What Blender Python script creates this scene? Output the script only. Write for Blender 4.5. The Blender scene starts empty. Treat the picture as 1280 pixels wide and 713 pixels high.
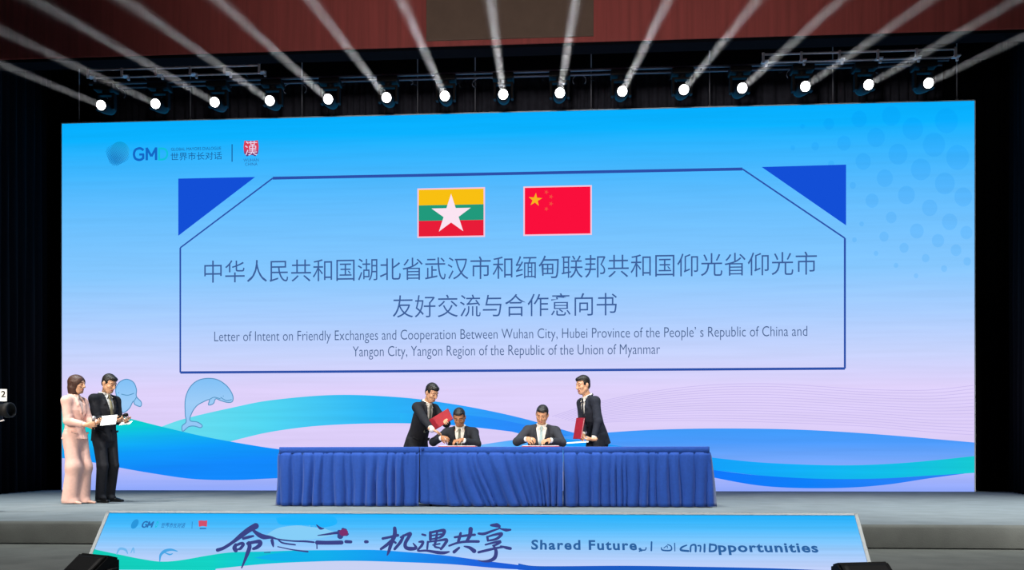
import bpy, bmesh, math, random
import numpy as np
from mathutils import Vector, Matrix

random.seed(7)
PI = math.pi
SC = bpy.context.scene
COL = SC.collection

# ------------------------------------------------------------------ camera
STAGE = 0.60          # stage top above the hall floor
STEP = 0.40           # lower carpeted step in front of the stage
EYE = STAGE + 0.51    # phone held by somebody seated in the hall
FPX = 1000.0          # focal length for a 1280 px wide frame
HOR = 583.0           # image row of the horizon
YAW = math.atan(FPX / 17450.0)
SN, CS = math.sin(YAW), math.cos(YAW)

cam_data = bpy.data.cameras.new('camera')
cam = bpy.data.objects.new('camera', cam_data)
COL.objects.link(cam)
cam_data.sensor_fit = 'HORIZONTAL'
cam_data.sensor_width = 36.0
cam_data.lens = 36.0 * FPX / 1280.0
cam_data.shift_y = (HOR - 356.5) / 1280.0
cam_data.clip_start = 0.05
cam_data.clip_end = 200
cam.location = (0, 0, EYE)
cam.rotation_euler = (PI / 2, 0, YAW)
SC.camera = cam


def ray(px, py):
    u = (px - 640.0) / FPX
    w = (HOR - py) / FPX
    return Vector((-SN + CS * u, CS + SN * u, w))


def at(px, py, Y):
    """World point on the upright plane y = Y that the photo shows at this pixel."""
    d = ray(px, py)
    t = Y / d.y
    return Vector((d.x * t, Y, EYE + d.z * t))


# ------------------------------------------------------------------ world, exposure, light
SC.view_settings.view_transform = 'Standard'
SC.view_settings.look = 'None'
SC.view_settings.exposure = 0.0
SC.view_settings.gamma = 1.0
SC.view_settings.use_curve_mapping = False
SC.cycles.use_denoising = True
SC.cycles.max_bounces = 6
SC.cycles.volume_bounces = 0
SC.cycles.sample_clamp_indirect = 4.0

world = bpy.data.worlds.new('world')
SC.world = world
world.use_nodes = True
bg = world.node_tree.nodes['Background']
bg.inputs[0].default_value = (0.55, 0.7, 1.0, 1)
bg.inputs[1].default_value = 0.012


def spot(name, loc, target, energy, size, blend=0.6, color=(1, 1, 1), radius=0.25):
    l = bpy.data.lights.new(name, 'SPOT')
    l.energy = energy
    l.spot_size = math.radians(size)
    l.spot_blend = blend
    l.color = color
    l.shadow_soft_size = radius
    o = bpy.data.objects.new(name, l)
    COL.objects.link(o)
    o.location = loc
    o.rotation_euler = (Vector(target) - Vector(loc)).to_track_quat('-Z', 'Y').to_euler()
    return o


WARM = (1.0, 0.87, 0.72)
# stage wash from the hall side, with low fills added to brighten faces
spot('wash_and_fill_spot', (-8.0, 0.5, 5.4), (-5.5, 11.2, STAGE + 0.9), 4200, 26, 0.8, WARM)
spot('wash_and_fill_spot', (-2.0, -1.5, 3.0), (-5.2, 10.8, STAGE + 1.1), 1900, 16, 0.8, WARM)  # added low fill for the presenters
spot('wash_and_fill_spot', (-7.0, 1.0, 5.2), (-1.0, 10.3, STAGE + 0.5), 3600, 34, 0.8, WARM)
spot('wash_and_fill_spot', (0.6, -2.5, 2.7), (-1.05, 10.8, STAGE + 1.3), 3800, 9, 0.7, WARM)  # narrow fill added for the faces at the first signer
spot('wash_and_fill_spot', (2.2, -2.5, 2.7), (0.05, 10.8, STAGE + 1.3), 3800, 9, 0.7, WARM)  # narrow fill added for the faces at the second signer
spot('wash_and_fill_spot', (5.0, -2.5, 5.2), (6.5, 10.5, STAGE), 5200, 36, 0.9, (1, .97, .92))
# unseen neutral lamps added overhead to brighten the stage floor
for x in (-9.0, -5.2, -1.2, 2.8, 6.6, 10.0):
    spot('floor_fill', (x, 8.6, 9.8), (x, 10.2, STAGE), 3000, 62, 1.0, (.93, 1.0, 1.0), .4)
# unseen fill lamps added to lift the lower step, riser and sign frame
for x in (-5.0, 0.0, 5.0):
    spot('step_fill', (x, 1.6, 7.5), (x, 6.0, STEP), 1500, 70, 1.0, (1, .97, .92), .4)
# soft lamp added to brighten the red header above the stage
spot('header_fill', (-0.5, 2.0, 4.5), (0.0, 13.0, 8.6), 2600, 75, 1.0, (1, .9, .85), 0.5)


# ------------------------------------------------------------------ helpers: objects
def tag(o, label, cat=None, group=None, kind=None):
    if label: o['label'] = label
    if cat: o['category'] = cat
    if group: o['group'] = group
    if kind: o['kind'] = kind
    return o


def thing(name, label, cat, loc=(0, 0, 0), rotz=0.0, group=None, kind=None):
    o = bpy.data.objects.new(name, None)
    COL.objects.link(o)
    o.empty_display_size = 0.1
    o.location = loc
    o.rotation_euler = (0, 0, rotz)
    return tag(o, label, cat, group, kind)


def link_mesh(name, me, mats=None, parent=None, smooth=False):
    o = bpy.data.objects.new(name, me)
    COL.objects.link(o)
    if mats is not None:
        for m in (mats if isinstance(mats, (list, tuple)) else [mats]):
            me.materials.append(m)
    if smooth:
        me.polygons.foreach_set('use_smooth', [True] * len(me.polygons))
    if parent is not None: o.parent = parent
    return o


def obj(name, bm, mats, parent=None, smooth=False):
    me = bpy.data.meshes.new(name)
    bmesh.ops.recalc_face_normals(bm, faces=bm.faces)
    bm.to_mesh(me)
    bm.free()
    return link_mesh(name, me, mats, parent, smooth)


def structure(o):
    o['kind'] = 'structure'
    return o


def box(bm, lo, hi, bevel=0.0, M=None):
    lo, hi = Vector(lo), Vector(hi)
    r = bmesh.ops.create_cube(bm, size=1.0)
    vs = r['verts']
    for v in vs:
        v.co = Vector(((lo[i] + hi[i]) / 2 + v.co[i] * (hi[i] - lo[i])) for i in range(3))
    if bevel > 0:
        es = list({e for v in vs for e in v.link_edges})
        g = bmesh.ops.bevel(bm, geom=es, offset=bevel, segments=2, affect='EDGES', profile=0.6)
        vs = list({v for f in g['faces'] for v in f.verts} | {v for v in vs if v.is_valid})
    if M is not None:
        for v in vs:
            if v.is_valid: v.co = M @ v.co
    return vs


def tube(bm, pts, r, n=8, r2=None, caps=True):
    """A round bar along a polyline."""
    pts = [Vector(p) for p in pts]
    rings = []
    up = Vector((0, 0, 1))
    for i, p in enumerate(pts):
        if i == 0: d = pts[1] - p
        elif i == len(pts) - 1: d = p - pts[i - 1]
        else: d = (pts[i + 1] - p).normalized() + (p - pts[i - 1]).normalized()
        d.normalize()
        ref = up if abs(d.z) < 0.95 else Vector((1, 0, 0))
        a = d.cross(ref).normalized()
        b = a.cross(d)
        rr = r if r2 is None else r + (r2 - r) * i / (len(pts) - 1)
        rings.append([bm.verts.new(p + (a * math.cos(2 * PI * k / n) + b * math.sin(2 * PI * k / n)) * rr) for k in range(n)])
    for i in range(len(rings) - 1):
        for k in range(n):
            bm.faces.new((rings[i][k], rings[i][(k + 1) % n], rings[i + 1][(k + 1) % n], rings[i + 1][k]))
    if caps:
        bm.faces.new(rings[0][::-1])
        bm.faces.new(rings[-1])


def lathe(bm, prof, origin, axis, n=24):
    """prof: (radius, distance along axis)."""
    axis = Vector(axis).normalized()
    ref = Vector((0, 0, 1)) if abs(axis.z) < 0.9 else Vector((1, 0, 0))
    a = axis.cross(ref).normalized()
    b = axis.cross(a)
    o = Vector(origin)
    rings = [[bm.verts.new(o + axis * h + (a * math.cos(2 * PI * k / n) + b * math.sin(2 * PI * k / n)) * max(r, 1e-4)) for k in range(n)] for r, h in prof]
    for i in range(len(rings) - 1):
        for k in range(n):
            bm.faces.new((rings[i][k], rings[i][(k + 1) % n], rings[i + 1][(k + 1) % n], rings[i + 1][k]))
    bm.faces.new(rings[0][::-1])
    bm.faces.new(rings[-1])


# ------------------------------------------------------------------ helpers: materials
def lin(c):
    c = c.lstrip('#')
    v = [int(c[i:i + 2], 16) / 255.0 for i in (0, 2, 4)]
    return tuple(x / 12.92 if x <= 0.04045 else ((x + 0.055) / 1.055) ** 2.4 for x in v) + (1.0,)


def mat(name, color, rough=0.6, metal=0.0, var=0.12, scale=40.0, bump=0.0, bscale=200.0, stretch=None, spec=0.5, sheen=0.0):
    """Principled surface whose colour is varied a little by noise."""
    m = bpy.data.materials.new(name)
    m.use_nodes = True
    nt = m.node_tree
    p = nt.nodes['Principled BSDF']
    p.inputs['Roughness'].default_value = rough
    p.inputs['Metallic'].default_value = metal
    p.inputs['Specular IOR Level'].default_value = spec
    if sheen: p.inputs['Sheen Weight'].default_value = sheen
    tc = nt.nodes.new('ShaderNodeTexCoord')
    mp = nt.nodes.new('ShaderNodeMapping')
    nt.links.new(tc.outputs['Object'], mp.inputs[0])
    if stretch: mp.inputs['Scale'].default_value = stretch
    no = nt.nodes.new('ShaderNodeTexNoise')
    no.inputs['Scale'].default_value = scale
    no.inputs['Detail'].default_value = 3
    nt.links.new(mp.outputs[0], no.inputs['Vector'])
    c = lin(color)
    ra = nt.nodes.new('ShaderNodeValToRGB')
    ra.color_ramp.elements[0].position = 0.3
    ra.color_ramp.elements[1].position = 0.7
    ra.color_ramp.elements[0].color = tuple(x * (1 - var) for x in c[:3]) + (1,)
    ra.color_ramp.elements[1].color = tuple(min(1, x * (1 + var)) for x in c[:3]) + (1,)
    nt.links.new(no.outputs[0], ra.inputs[0])
    nt.links.new(ra.outputs[0], p.inputs['Base Color'])
    if bump:
        n2 = nt.nodes.new('ShaderNodeTexNoise')
        n2.inputs['Scale'].default_value = bscale
        nt.links.new(mp.outputs[0], n2.inputs['Vector'])
        b = nt.nodes.new('ShaderNodeBump')
        b.inputs['Strength'].default_value = bump
        b.inputs['Distance'].default_value = 0.01
        nt.links.new(n2.outputs[0], b.inputs['Height'])
        nt.links.new(b.outputs[0], p.inputs['Normal'])
    return m


def glow(name, color, strength=1.0, sampled=False):
    """Lit screen pixels of one colour."""
    m = bpy.data.materials.new(name)
    m.use_nodes = True
    nt = m.node_tree
    nt.nodes.clear()
    out = nt.nodes.new('ShaderNodeOutputMaterial')
    e = nt.nodes.new('ShaderNodeEmission')
    e.inputs[0].default_value = lin(color)
    e.inputs[1].default_value = strength
    nt.links.new(e.outputs[0], out.inputs[0])
    m.cycles.emission_sampling = 'FRONT' if sampled else 'NONE'
    return m


def glow_ramp(name, stops, axis, lo, hi, sampled=False, gain=1.0, rows=0.0, tilt=None, rowscale=9.0):
    """Lit screen pixels whose picture is a colour gradient along one axis of the screen (metres)."""
    m = glow(name, '#ffffff', gain, sampled)
    nt = m.node_tree
    e = [n for n in nt.nodes if n.type == 'EMISSION'][0]
    tc = nt.nodes.new('ShaderNodeTexCoord')
    sp = nt.nodes.new('ShaderNodeSeparateXYZ')
    nt.links.new(tc.outputs['Object'], sp.inputs[0])
    mr = nt.nodes.new('ShaderNodeMapRange')
    mr.inputs['From Min'].default_value = lo
    mr.inputs['From Max'].default_value = hi
    src = sp.outputs[axis]
    if tilt:
        mu = nt.nodes.new('ShaderNodeMath'); mu.operation = 'MULTIPLY_ADD'
        nt.links.new(sp.outputs['X' if axis == 'Z' else 'Z'], mu.inputs[0])
        mu.inputs[1].default_value = tilt
        nt.links.new(src, mu.inputs[2])
        src = mu.outputs[0]
    nt.links.new(src, mr.inputs['Value'])
    ra = nt.nodes.new('ShaderNodeValToRGB')
    el = ra.color_ramp.elements
    while len(el) > 1: el.remove(el[-1])
    el[0].position = stops[0][0]; el[0].color = lin(stops[0][1])
    for p, c in stops[1:]:
        x = el.new(p); x.color = lin(c)
    nt.links.new(mr.outputs[0], ra.inputs[0])
    last = ra.outputs[0]
    if rows:   # uneven rows of diodes
        mp = nt.nodes.new('ShaderNodeMapping')
        mp.inputs['Scale'].default_value = (0.35, 1.0, rowscale)
        nt.links.new(tc.outputs['Object'], mp.inputs[0])
        no = nt.nodes.new('ShaderNodeTexNoise')
        no.inputs['Scale'].default_value = 1.0
        no.inputs['Detail'].default_value = 2.0
        nt.links.new(mp.outputs[0], no.inputs['Vector'])
        m2 = nt.nodes.new('ShaderNodeMapRange')
        m2.inputs['From Min'].default_value = 0.3; m2.inputs['From Max'].default_value = 0.7
        m2.inputs['To Min'].default_value = 1 - rows; m2.inputs['To Max'].default_value = 1 + rows
        nt.links.new(no.outputs[0], m2.inputs['Value'])
        vm = nt.nodes.new('ShaderNodeVectorMath'); vm.operation = 'SCALE'
        nt.links.new(last, vm.inputs[0]); nt.links.new(m2.outputs[0], vm.inputs['Scale'])
        last = vm.outputs[0]
    nt.links.new(last, e.inputs[0])
    return m


M = {}
M['carpet'] = mat('grey_carpet', '#7d8589', 0.95, var=0.10, scale=3.0, bump=0.3, bscale=120, spec=0.1)
M['carpet_dark'] = mat('dark_carpet', '#6a6d6a', 0.95, var=0.12, scale=4.0, bump=0.3, bscale=120, spec=0.1)
M['hall_floor'] = mat('hall_floor', '#2a2a2c', 0.8, var=0.1, scale=2.0)
M['red_wall'] = mat('red_panelling', '#8a3c38', 0.75, var=0.16, scale=2.5, stretch=(6, 1, 0.25), bump=0.1, bscale=6)
M['panel_dark'] = mat('dark_panel', '#5c4a3e', 0.8, var=0.08, scale=4)
M['drape'] = mat('black_drape', '#3a3c46', 0.95, var=0.15, scale=6, spec=0.1)
M['velvet'] = mat('black_velvet', '#07090e', 0.98, var=0.1, scale=6, spec=0.05)
M['black'] = mat('black_plastic', '#08080a', 0.6, spec=0.25, var=0.08, scale=30)
M['blackmetal'] = mat('black_metal', '#161618', 0.6, metal=0.0, spec=0.25, var=0.08, scale=30)
M['alu'] = mat('aluminium', '#c8c0c0', 0.5, metal=0.1, var=0.08, scale=20)
M['steel'] = mat('steel_rope', '#74747c', 0.5, metal=0.5, var=0.05)
M['cloth'] = mat('blue_cloth', '#1b479e', 0.8, var=0.07, scale=30, bump=0.15, bscale=90, spec=0.25, sheen=0.15)
M['paper'] = mat('white_paper', '#eef0f2', 0.7, var=0.03)
M['redcover'] = mat('red_leather', '#a00c26', 0.6, var=0.1, scale=30)
M['suit_black'] = mat('black_suit', '#23252c', 0.85, var=0.12, scale=35, bump=0.4, bscale=14, spec=0.25)
M['suit_navy'] = mat('dark_navy_suit', '#262a36', 0.85, var=0.12, scale=35, bump=0.4, bscale=14, spec=0.25)
M['suit_grey'] = mat('charcoal_suit', '#34363e', 0.85, var=0.12, scale=35, bump=0.4, bscale=14, spec=0.25)
M['pink'] = mat('pink_suit', '#ecc0b4', 0.8, var=0.05, scale=30, bump=0.4, bscale=14, spec=0.25)
M['shirt'] = mat('white_shirt', '#eceae6', 0.8, var=0.03, scale=30)
M['blouse'] = mat('pale_blouse', '#efd3c8', 0.8, var=0.03, scale=30)
M['tie_black'] = mat('dark_tie', '#20222c', 0.6, var=0.1)
M['tie_grey'] = mat('grey_patterned_tie', '#6f7468', 0.6, var=0.4, scale=70)
M['tie_olive'] = mat('olive_tie', '#8d8668', 0.6, var=0.2, scale=60)
M['tie_blue'] = mat('pale_blue_tie', '#a9c4cc', 0.6, var=0.1, scale=60)
M['skin'] = mat('fair_skin', '#d9a684', 0.55, var=0.05, scale=25)
M['skin_warm'] = mat('warm_skin', '#cf9873', 0.55, var=0.05, scale=25)
M['skin_brown'] = mat('brown_skin', '#b07a56', 0.55, var=0.06, scale=25)
M['hair'] = mat('black_hair', '#1a1614', 0.5, var=0.3, scale=60, stretch=(3, 3, .6), bump=0.4, bscale=60)
M['hair_brown'] = mat('brown_hair', '#4a2f26', 0.45, var=0.3, scale=60, stretch=(3, 3, .5), bump=0.4, bscale=60)
M['eye'] = mat('dark_eye', '#1c1512', 0.3, var=0.05)
M['lip'] = mat('lip', '#b0605a', 0.5, var=0.05)
M['shoe'] = mat('black_shoe_leather', '#101012', 0.3, var=0.1)
M['shoe_nude'] = mat('nude_shoe_leather', '#d0a595', 0.4, var=0.05)
M['silver'] = mat('silver_mesh', '#b8b8bc', 0.4, metal=0.7, var=0.2, scale=300)
M['bezel'] = mat('pale_edge_trim', '#cfd6da', 0.5, var=0.05)

# ------------------------------------------------------------------ the setting
SCREEN_Y = 16.42
CEIL = 11.4
TABLE_Y = 9.98
LAMP_Y = 15.0
HEAD_Y = 13.0

bm = bmesh.new()
box(bm, (-20, -8, -0.2), (20, 22, 0.0))
structure(obj('floor', bm, M['hall_floor']))

bm = bmesh.new()
box(bm, (-16, 7.05, 0.0), (16, 20, STAGE), 0.012)
structure(obj('stage_floor', bm, M['carpet']))

bm = bmesh.new()
box(bm, (-16, 3.6, 0.0), (16, 7.05, STEP), 0.012)
structure(obj('stage_step', bm, M['carpet_dark']))
# the carpet turned down over the stage edge, a little loose
bm = bmesh.new()
n = 220
rows = []
for k, (dy, z) in enumerate(((0.05, STAGE + 0.004), (-0.012, STAGE + 0.002), (-0.028, STAGE - 0.02), (-0.03, STAGE - 0.19))):
    r = []
    for i in range(n + 1):
        x = -15.5 + 31.0 * i / n
        wob = 0.012 * math.sin(x * 2.1) * math.sin(x * 0.7 + 1) if k > 1 else 0
        r.append(bm.verts.new((x, 7.05 + dy - abs(wob) * 1.2, z)))
    rows.append(r)
for a, b in zip(rows, rows[1:]):
    for i in range(n):
        bm.faces.new((a[i], a[i + 1], b[i + 1], b[i]))
structure(obj('trim_1', bm, M['carpet_dark'], None, True))

bm = bmesh.new()
box(bm, (-16, HEAD_Y + .2, CEIL), (16, 20, CEIL + .2))
structure(obj('ceiling', bm, M['velvet']))

# red header wall over the stage opening
zb = at(640, 55, HEAD_Y).z
bm = bmesh.new()
box(bm, (-15, HEAD_Y, zb), (15, HEAD_Y + 0.35, zb + 3.6), 0.01)
structure(obj('wall_front', bm, M['red_wall']))
bm = bmesh.new()
a, b = at(533, 52, HEAD_Y), at(742, 46, HEAD_Y)
box(bm, (a.x, HEAD_Y - 0.03, a.z), (b.x, HEAD_Y + 0.02, zb + 2.2), 0.01)
structure(obj('trim_2', bm, M['panel_dark']))
bm = bmesh.new()
box(bm, (-15, HEAD_Y + 0.02, zb - 0.05), (15, HEAD_Y + 0.3, zb + 0.0), 0.004)
structure(obj('trim_3', bm, M['velvet']))


def curtain(name, path, z0, z1, m, amp, wave, label, group=None):
    """Cloth hung along a path on the floor plan, in irregular vertical folds."""
    pts = [Vector((p[0], p[1])) for p in path]
    L = [0]
    for a, b in zip(pts, pts[1:]): L.append(L[-1] + (b - a).length)
    step = wave / 8.0
    n = int(L[-1] / step)
    cols, ph = [], 0.0
    for i in range(n + 1):
        s = L[-1] * i / n
        k = max(j for j in range(len(L)) if L[j] <= s + 1e-9)
        k = min(k, len(pts) - 2)
        d = (pts[k + 1] - pts[k]).normalized()
        p = pts[k] + d * (s - L[k])
        nn = Vector((d.y, -d.x))
        ph += 2 * PI * step / wave * (1 + 0.45 * math.sin(s * 1.7) * math.sin(s * 0.63 + 1))
        cols.append((p, nn, ph))
    bm = bmesh.new()
    zs = [z0 + (z1 - z0) * j / 6 for j in range(7)]
    g = []
    for p, nn, ph in cols:
        c = []
        for z in zs:
            q = p + nn * amp * (math.sin(ph) + 0.3 * math.sin(2.3 * ph + z))
            c.append(bm.verts.new((q.x, q.y, z)))
        g.append(c)
    for a, b in zip(g, g[1:]):
        for j in range(6):
            bm.faces.new((a[j], b[j], b[j + 1], a[j + 1]))
    o = obj(name, bm, m, None, True)
    mod = o.modifiers.new('cloth', 'SOLIDIFY')
    mod.thickness = 0.012
    return tag(o, label, 'curtain', group)


curtain('stage_curtain', [(-10.9, 17.35), (9.3, 17.35)], STAGE + 0.003, CEIL, M['drape'], 0.045, 0.19,
        'black pleated backdrop curtain behind the row of lamps and the screen')
curtain('side_curtain', [(-10.1, 17.1), (-10.98, 16.75), (-10.15, 14.0), (-9.95, 13.45)], STAGE + 0.003, CEIL, M['velvet'], 0.05, 0.4,
        'black side curtain beside the two presenters')
curtain('side_curtain', [(8.0, 17.15), (9.15, 16.9), (8.3, 14.6), (8.05, 13.45)], STAGE + 0.003, CEIL, M['velvet'], 0.05, 0.4,
        'black side curtain by the empty end of the stage, past the dotted screen corner')
va = at(640, 91, 16.75).z
curtain('curtain_valance', [(-10.6, 16.75), (8.9, 16.75)], va, CEIL, M['velvet'], 0.015, 0.9,
        'plain black valance hanging between the red wall and the lamp bar')

# ------------------------------------------------------------------ the LED screen
s_tl, s_br = at(77.5, 155, SCREEN_Y), at(1218, 615, SCREEN_Y)
SX0, SX1 = s_tl.x, s_br.x
SZ0, SZ1 = STAGE, s_tl.z
SW, SH = SX1 - SX0, SZ1 - SZ0
screen = thing('led_screen', 'huge LED wall showing blue waves, two flags and a framed bilingual title', 'screen', (SX0, SCREEN_Y, SZ0))
bm = bmesh.new()
box(bm, (0, 0.012, 0), (SW, 0.22, SH), 0.004)
obj('cabinet', bm, M['black'], screen)


def S(px, py):
    """Metres from the lower left corner of the screen."""
    p = at(px, py, SCREEN_Y)
    return (p.x - SX0, p.z - SZ0)


BACK = [(0.0, '#8fa8fb'), (0.035, '#a5b4fc'), (0.12, '#dccdf8'), (0.27, '#dfd2fb'), (0.36, '#c8d4fd'), (0.46, '#aaceff'),
        (0.58, '#86c8ff'), (0.72, '#6cc0fe'), (0.86, '#40b6fe'), (0.95, '#0cb2ff'), (1.0, '#06aefc')]
M['screen_back'] = glow_ramp('screen_backdrop', BACK, 'Z', 0, SH, True, 1.0, 0.03)


def sheet(name, pts, m, layer, parent=None, uv=False):
    """A flat patch of picture on the screen; layer sets the order in millimetres."""
    bm = bmesh.new()
    vs = [bm.verts.new((x, -0.0015 * layer, z)) for x, z in pts]
    f = bm.faces.new(vs)
    bmesh.ops.triangulate(bm, faces=[f])
    for f in bm.faces:
        f.normal_update()
        if f.normal.y > 0: f.normal_flip()
    me = bpy.data.meshes.new(name)
    bm.to_mesh(me); bm.free()
    return link_mesh(name, me, m, parent or screen)


def join_sheets(name, polys, m, layer, parent, mapper=None):
    bm = bmesh.new()
    for pts in polys:
        vs = [bm.verts.new((x, -0.0015 * layer, z)) for x, z in pts]
        f = bm.faces.new(vs)
        f.normal_update()
        if f.normal.y > 0: f.normal_flip()
    bmesh.ops.triangulate(bm, faces=bm.faces[:])
    if mapper:
        for v in bm.verts: v.co = mapper(v.co)
    me = bpy.data.meshes.new(name)
    bm.to_mesh(me); bm.free()
    return link_mesh(name, me, m, parent)


def spline(pts, n=10):
    """Smooth curve through the points (Catmull-Rom)."""
    P = [pts[0]] + list(pts) + [pts[-1]]
    out = []
    for i in range(1, len(P) - 2):
        p0, p1, p2, p3 = P[i - 1], P[i], P[i + 1], P[i + 2]
        for k in range(n):
            t = k / n
            out.append(tuple(0.5 * (2 * p1[j] + (p2[j] - p0[j]) * t + (2 * p0[j] - 5 * p1[j] + 4 * p2[j] - p3[j]) * t * t + (3 * p1[j] - p0[j] - 3 * p2[j] + p3[j]) * t ** 3) for j in (0, 1)))
    out.append(tuple(pts[-1]))
    return out


def ribbon(pts, w):
    """Polygons (quads) of a line of given width through points; w may be a number or list."""
    ws = w if isinstance(w, (list, tuple)) else [w] * len(pts)
    L, R = [], []
    for i, p in enumerate(pts):
        a = pts[max(0, i - 1)]; b = pts[min(len(pts) - 1, i + 1)]
        dx, dy = b[0] - a[0], b[1] - a[1]
        l = math.hypot(dx, dy) or 1
        nx, ny = -dy / l * ws[i] / 2, dx / l * ws[i] / 2
        L.append((p[0] + nx, p[1] + ny)); R.append((p[0] - nx, p[1] - ny))
    return [[L[i], L[i + 1], R[i + 1], R[i]] for i in range(len(pts) - 1)]


def Sp(pts): return [S(*p) for p in pts]


sheet('display_surface', [(0, 0), (SW, 0), (SW, SH), (0, SH)], M['screen_back'], 0)
bm = bmesh.new()
for lo, hi in (((-0.02, -0.01, 0), (0.0, 0.03, SH + .02)), ((SW, -0.01, 0), (SW + .02, 0.03, SH + .02)), ((-0.02, -0.01, SH), (SW + .02, 0.03, SH + .02))):
    box(bm, lo, hi)
obj('edge_trim', bm, M['bezel'], screen)

# wave pictures, back to front
EDGE = {}
up = spline([(196, 536), (230, 524), (290, 510), (340, 500.5), (420, 494), (500, 497), (560, 504.5), (610, 513.5), (660, 525), (720, 542), (780, 556), (840, 566)])
dn = spline([(300, 549), (340, 540), (400, 532.5), (480, 529.5), (560, 531.5), (640, 540), (700, 549), (760, 560), (840, 580)])
wA = glow_ramp('wave_cyan', [(0, '#6fe0ee'), (.25, '#52d4ef'), (.5, '#2cb6f8'), (.75, '#2f9cfb'), (1, '#3a90fa')], 'X', S(190, 520)[0], S(760, 540)[0], rows=.04)
sheet('wave_picture', Sp(up + dn[::-1] + [(260, 560), (220, 560)]), wA, 1)
# deeper lower edge of the same wave
dd = spline([(500, 517), (560, 517.5), (620, 524), (680, 537), (720, 547)])
wD = glow_ramp('wave_blue', [(0, '#2cb6f8'), (.45, '#2397fc'), (1, '#2b8bfa')], 'X', S(500, 520)[0], S(640, 540)[0], rows=.04)
sheet('wave_picture', Sp(dd + spline([(720, 552), (640, 540), (560, 531.5), (500, 529)])), wD, 2)
# pale wave behind the signers
wE = glow_ramp('wave_pale', [(0, '#8fc4fb'), (.4, '#58b0fd'), (1, '#3f9cfb')], 'X', S(560, 540)[0], S(760, 540)[0], rows=.04)
sheet('wave_picture', Sp(spline([(470, 580), (520, 570.5), (560, 563), (600, 556.5), (650, 549.5), (700, 546), (760, 541), (820, 537.5), (900, 536), (1000, 537.5), (1100, 543.5), (1217.8, 553.5)]) + [(1217.8, 591), (1030, 598), (900, 588), (700, 590), (560, 587), (470, 580.5)]),
      glow_ramp('wave_lavender', [(0, '#3f9cfb'), (.35, '#4c9bfb'), (.75, '#6fa6fb'), (1, '#86a9fb')], 'Z', S(900, 536)[1], S(900, 585)[1], rows=.04), 3)
sheet('wave_picture', Sp(spline([(470, 580), (520, 570.5), (560, 563), (600, 556.5), (650, 550), (700, 548)]) + [(760, 556), (820, 566), (700, 578), (560, 582)]), wE, 4)
# big green to blue wave in front
wB = glow_ramp('wave_green', [(0, '#00d6c4'), (.3, '#0ccfd2'), (.5, '#12b4ee'), (.72, '#0f9cfd'), (1, '#1288fb')], 'Z', S(110, 515)[1], S(110, 598)[1], rows=.04, tilt=-0.09)
sheet('wave_picture', Sp([(77.8, 509)] + spline([(110, 513), (146, 519.5), (170, 525.5), (210, 535.5), (260, 547), (310, 556), (350, 562), (420, 570), (560, 580), (640, 585)]) +
      spline([(640, 585.5), (560, 589), (440, 594), (340, 598.5), (290, 600.5), (240, 599), (190, 592), (150, 585), (112, 577.5), (77.8, 573)])), wB, 6)
# right foreground ribbons
rib_up = spline([(640, 540), (760, 556), (830, 565), (900, 573.5), (960, 579), (1050, 582), (1130, 579), (1217.8, 570.5)])
rib_dn = spline([(1217.8, 591.5), (1160, 595), (1100, 598.5), (1030, 599), (960, 595.5), (900, 589), (830, 579), (740, 566)])
deep = spline([(740, 566), (830, 578), (900, 589), (960, 595.5), (1030, 599), (1100, 598.5), (1160, 595), (1205, 592)])
deep_dn = spline([(1205, 592.5), (1160, 598.5), (1110, 606), (1060, 610), (1000, 610.5), (950, 607.5), (900, 599), (830, 584), (740, 568)])
sheet('wave_picture', Sp(deep + deep_dn), glow_ramp('wave_deep', [(0, '#1273fb'), (.5, '#0f80fb'), (1, '#2f7ff5')], 'X', S(820, 580)[0], S(1200, 580)[0], rows=.04), 7)
sheet('wave_picture', Sp(rib_up + rib_dn), glow_ramp('wave_aqua', [(0, '#159bfc'), (.4, '#13aef8'), (.75, '#12bfe6'), (1, '#17cad4')], 'X', S(840, 580)[0], S(1217, 580)[0], rows=.04), 8)

# fine contour lines sweeping across the lower right
polys = []
for k in range(15):
    f = k / 14
    pts = spline([(690 + 4 * k, 521 + 0.9 * k), (760, 500 + 28 * f), (860, 484 + 42 * f), (960, 480 + 48 * f), (1080, 487 + 46 * f), (1160, 488 + 52 * f), (1217, 482 + 62 * f)], 8)
    polys += ribbon(Sp(pts), 0.012)
join_sheets('contour_lines', polys, glow('contour_line', '#cbbdf0'), 1, screen)

# dots fading in towards the upper right corner
DOTS = [(1003, 158, 3), (1036, 155, 7), (1074, 149, 10), (1114, 145, 12), (991, 185, 3), (1019, 183, 5), (1055, 179, 9), (1095, 172, 11.5), (1141, 161, 13.5), (1183, 151, 15),
        (1039, 205, 4), (1079, 202, 10), (1122.5, 193, 12.5), (1167.5, 181, 14.5), (1066, 232, 4), (1106, 223, 10.5), (1151, 212, 13), (1197, 197, 15), (1090, 251, 8.5),
        (1133, 244, 11), (1181, 229.5, 13), (1114, 272, 7), (1162, 260, 10), (1204, 246.5, 11.5), (1077, 280, 3), (1105, 296, 6), (1146, 289, 9), (1187, 277.5, 10), (1068, 300, 3),
        (1095, 317, 3), (1130, 310, 6), (1172.5, 301, 8), (1208, 291, 8), (1157, 323, 5), (1195, 313, 7), (1209, 327, 5), (1120, 332, 3), (1180, 336, 4), (1145, 345, 3)]
M['screen_dots'] = glow_ramp('screen_dots', [(p, '#%02x%02x%02x' % tuple(int(int(c[i:i + 2], 16) * k) for i, k in ((1, .90), (3, .968), (5, .995)))) for p, c in BACK], 'Z', 0, SH, False, 1.0, 0.03)
join_sheets('dot_pattern', [[S(x + r * .96 * math.cos(2 * PI * k / 24), y + r * 1.05 * math.sin(2 * PI * k / 24)) for k in range(24)] for x, y, r in DOTS], M['screen_dots'], 1, screen)

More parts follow.
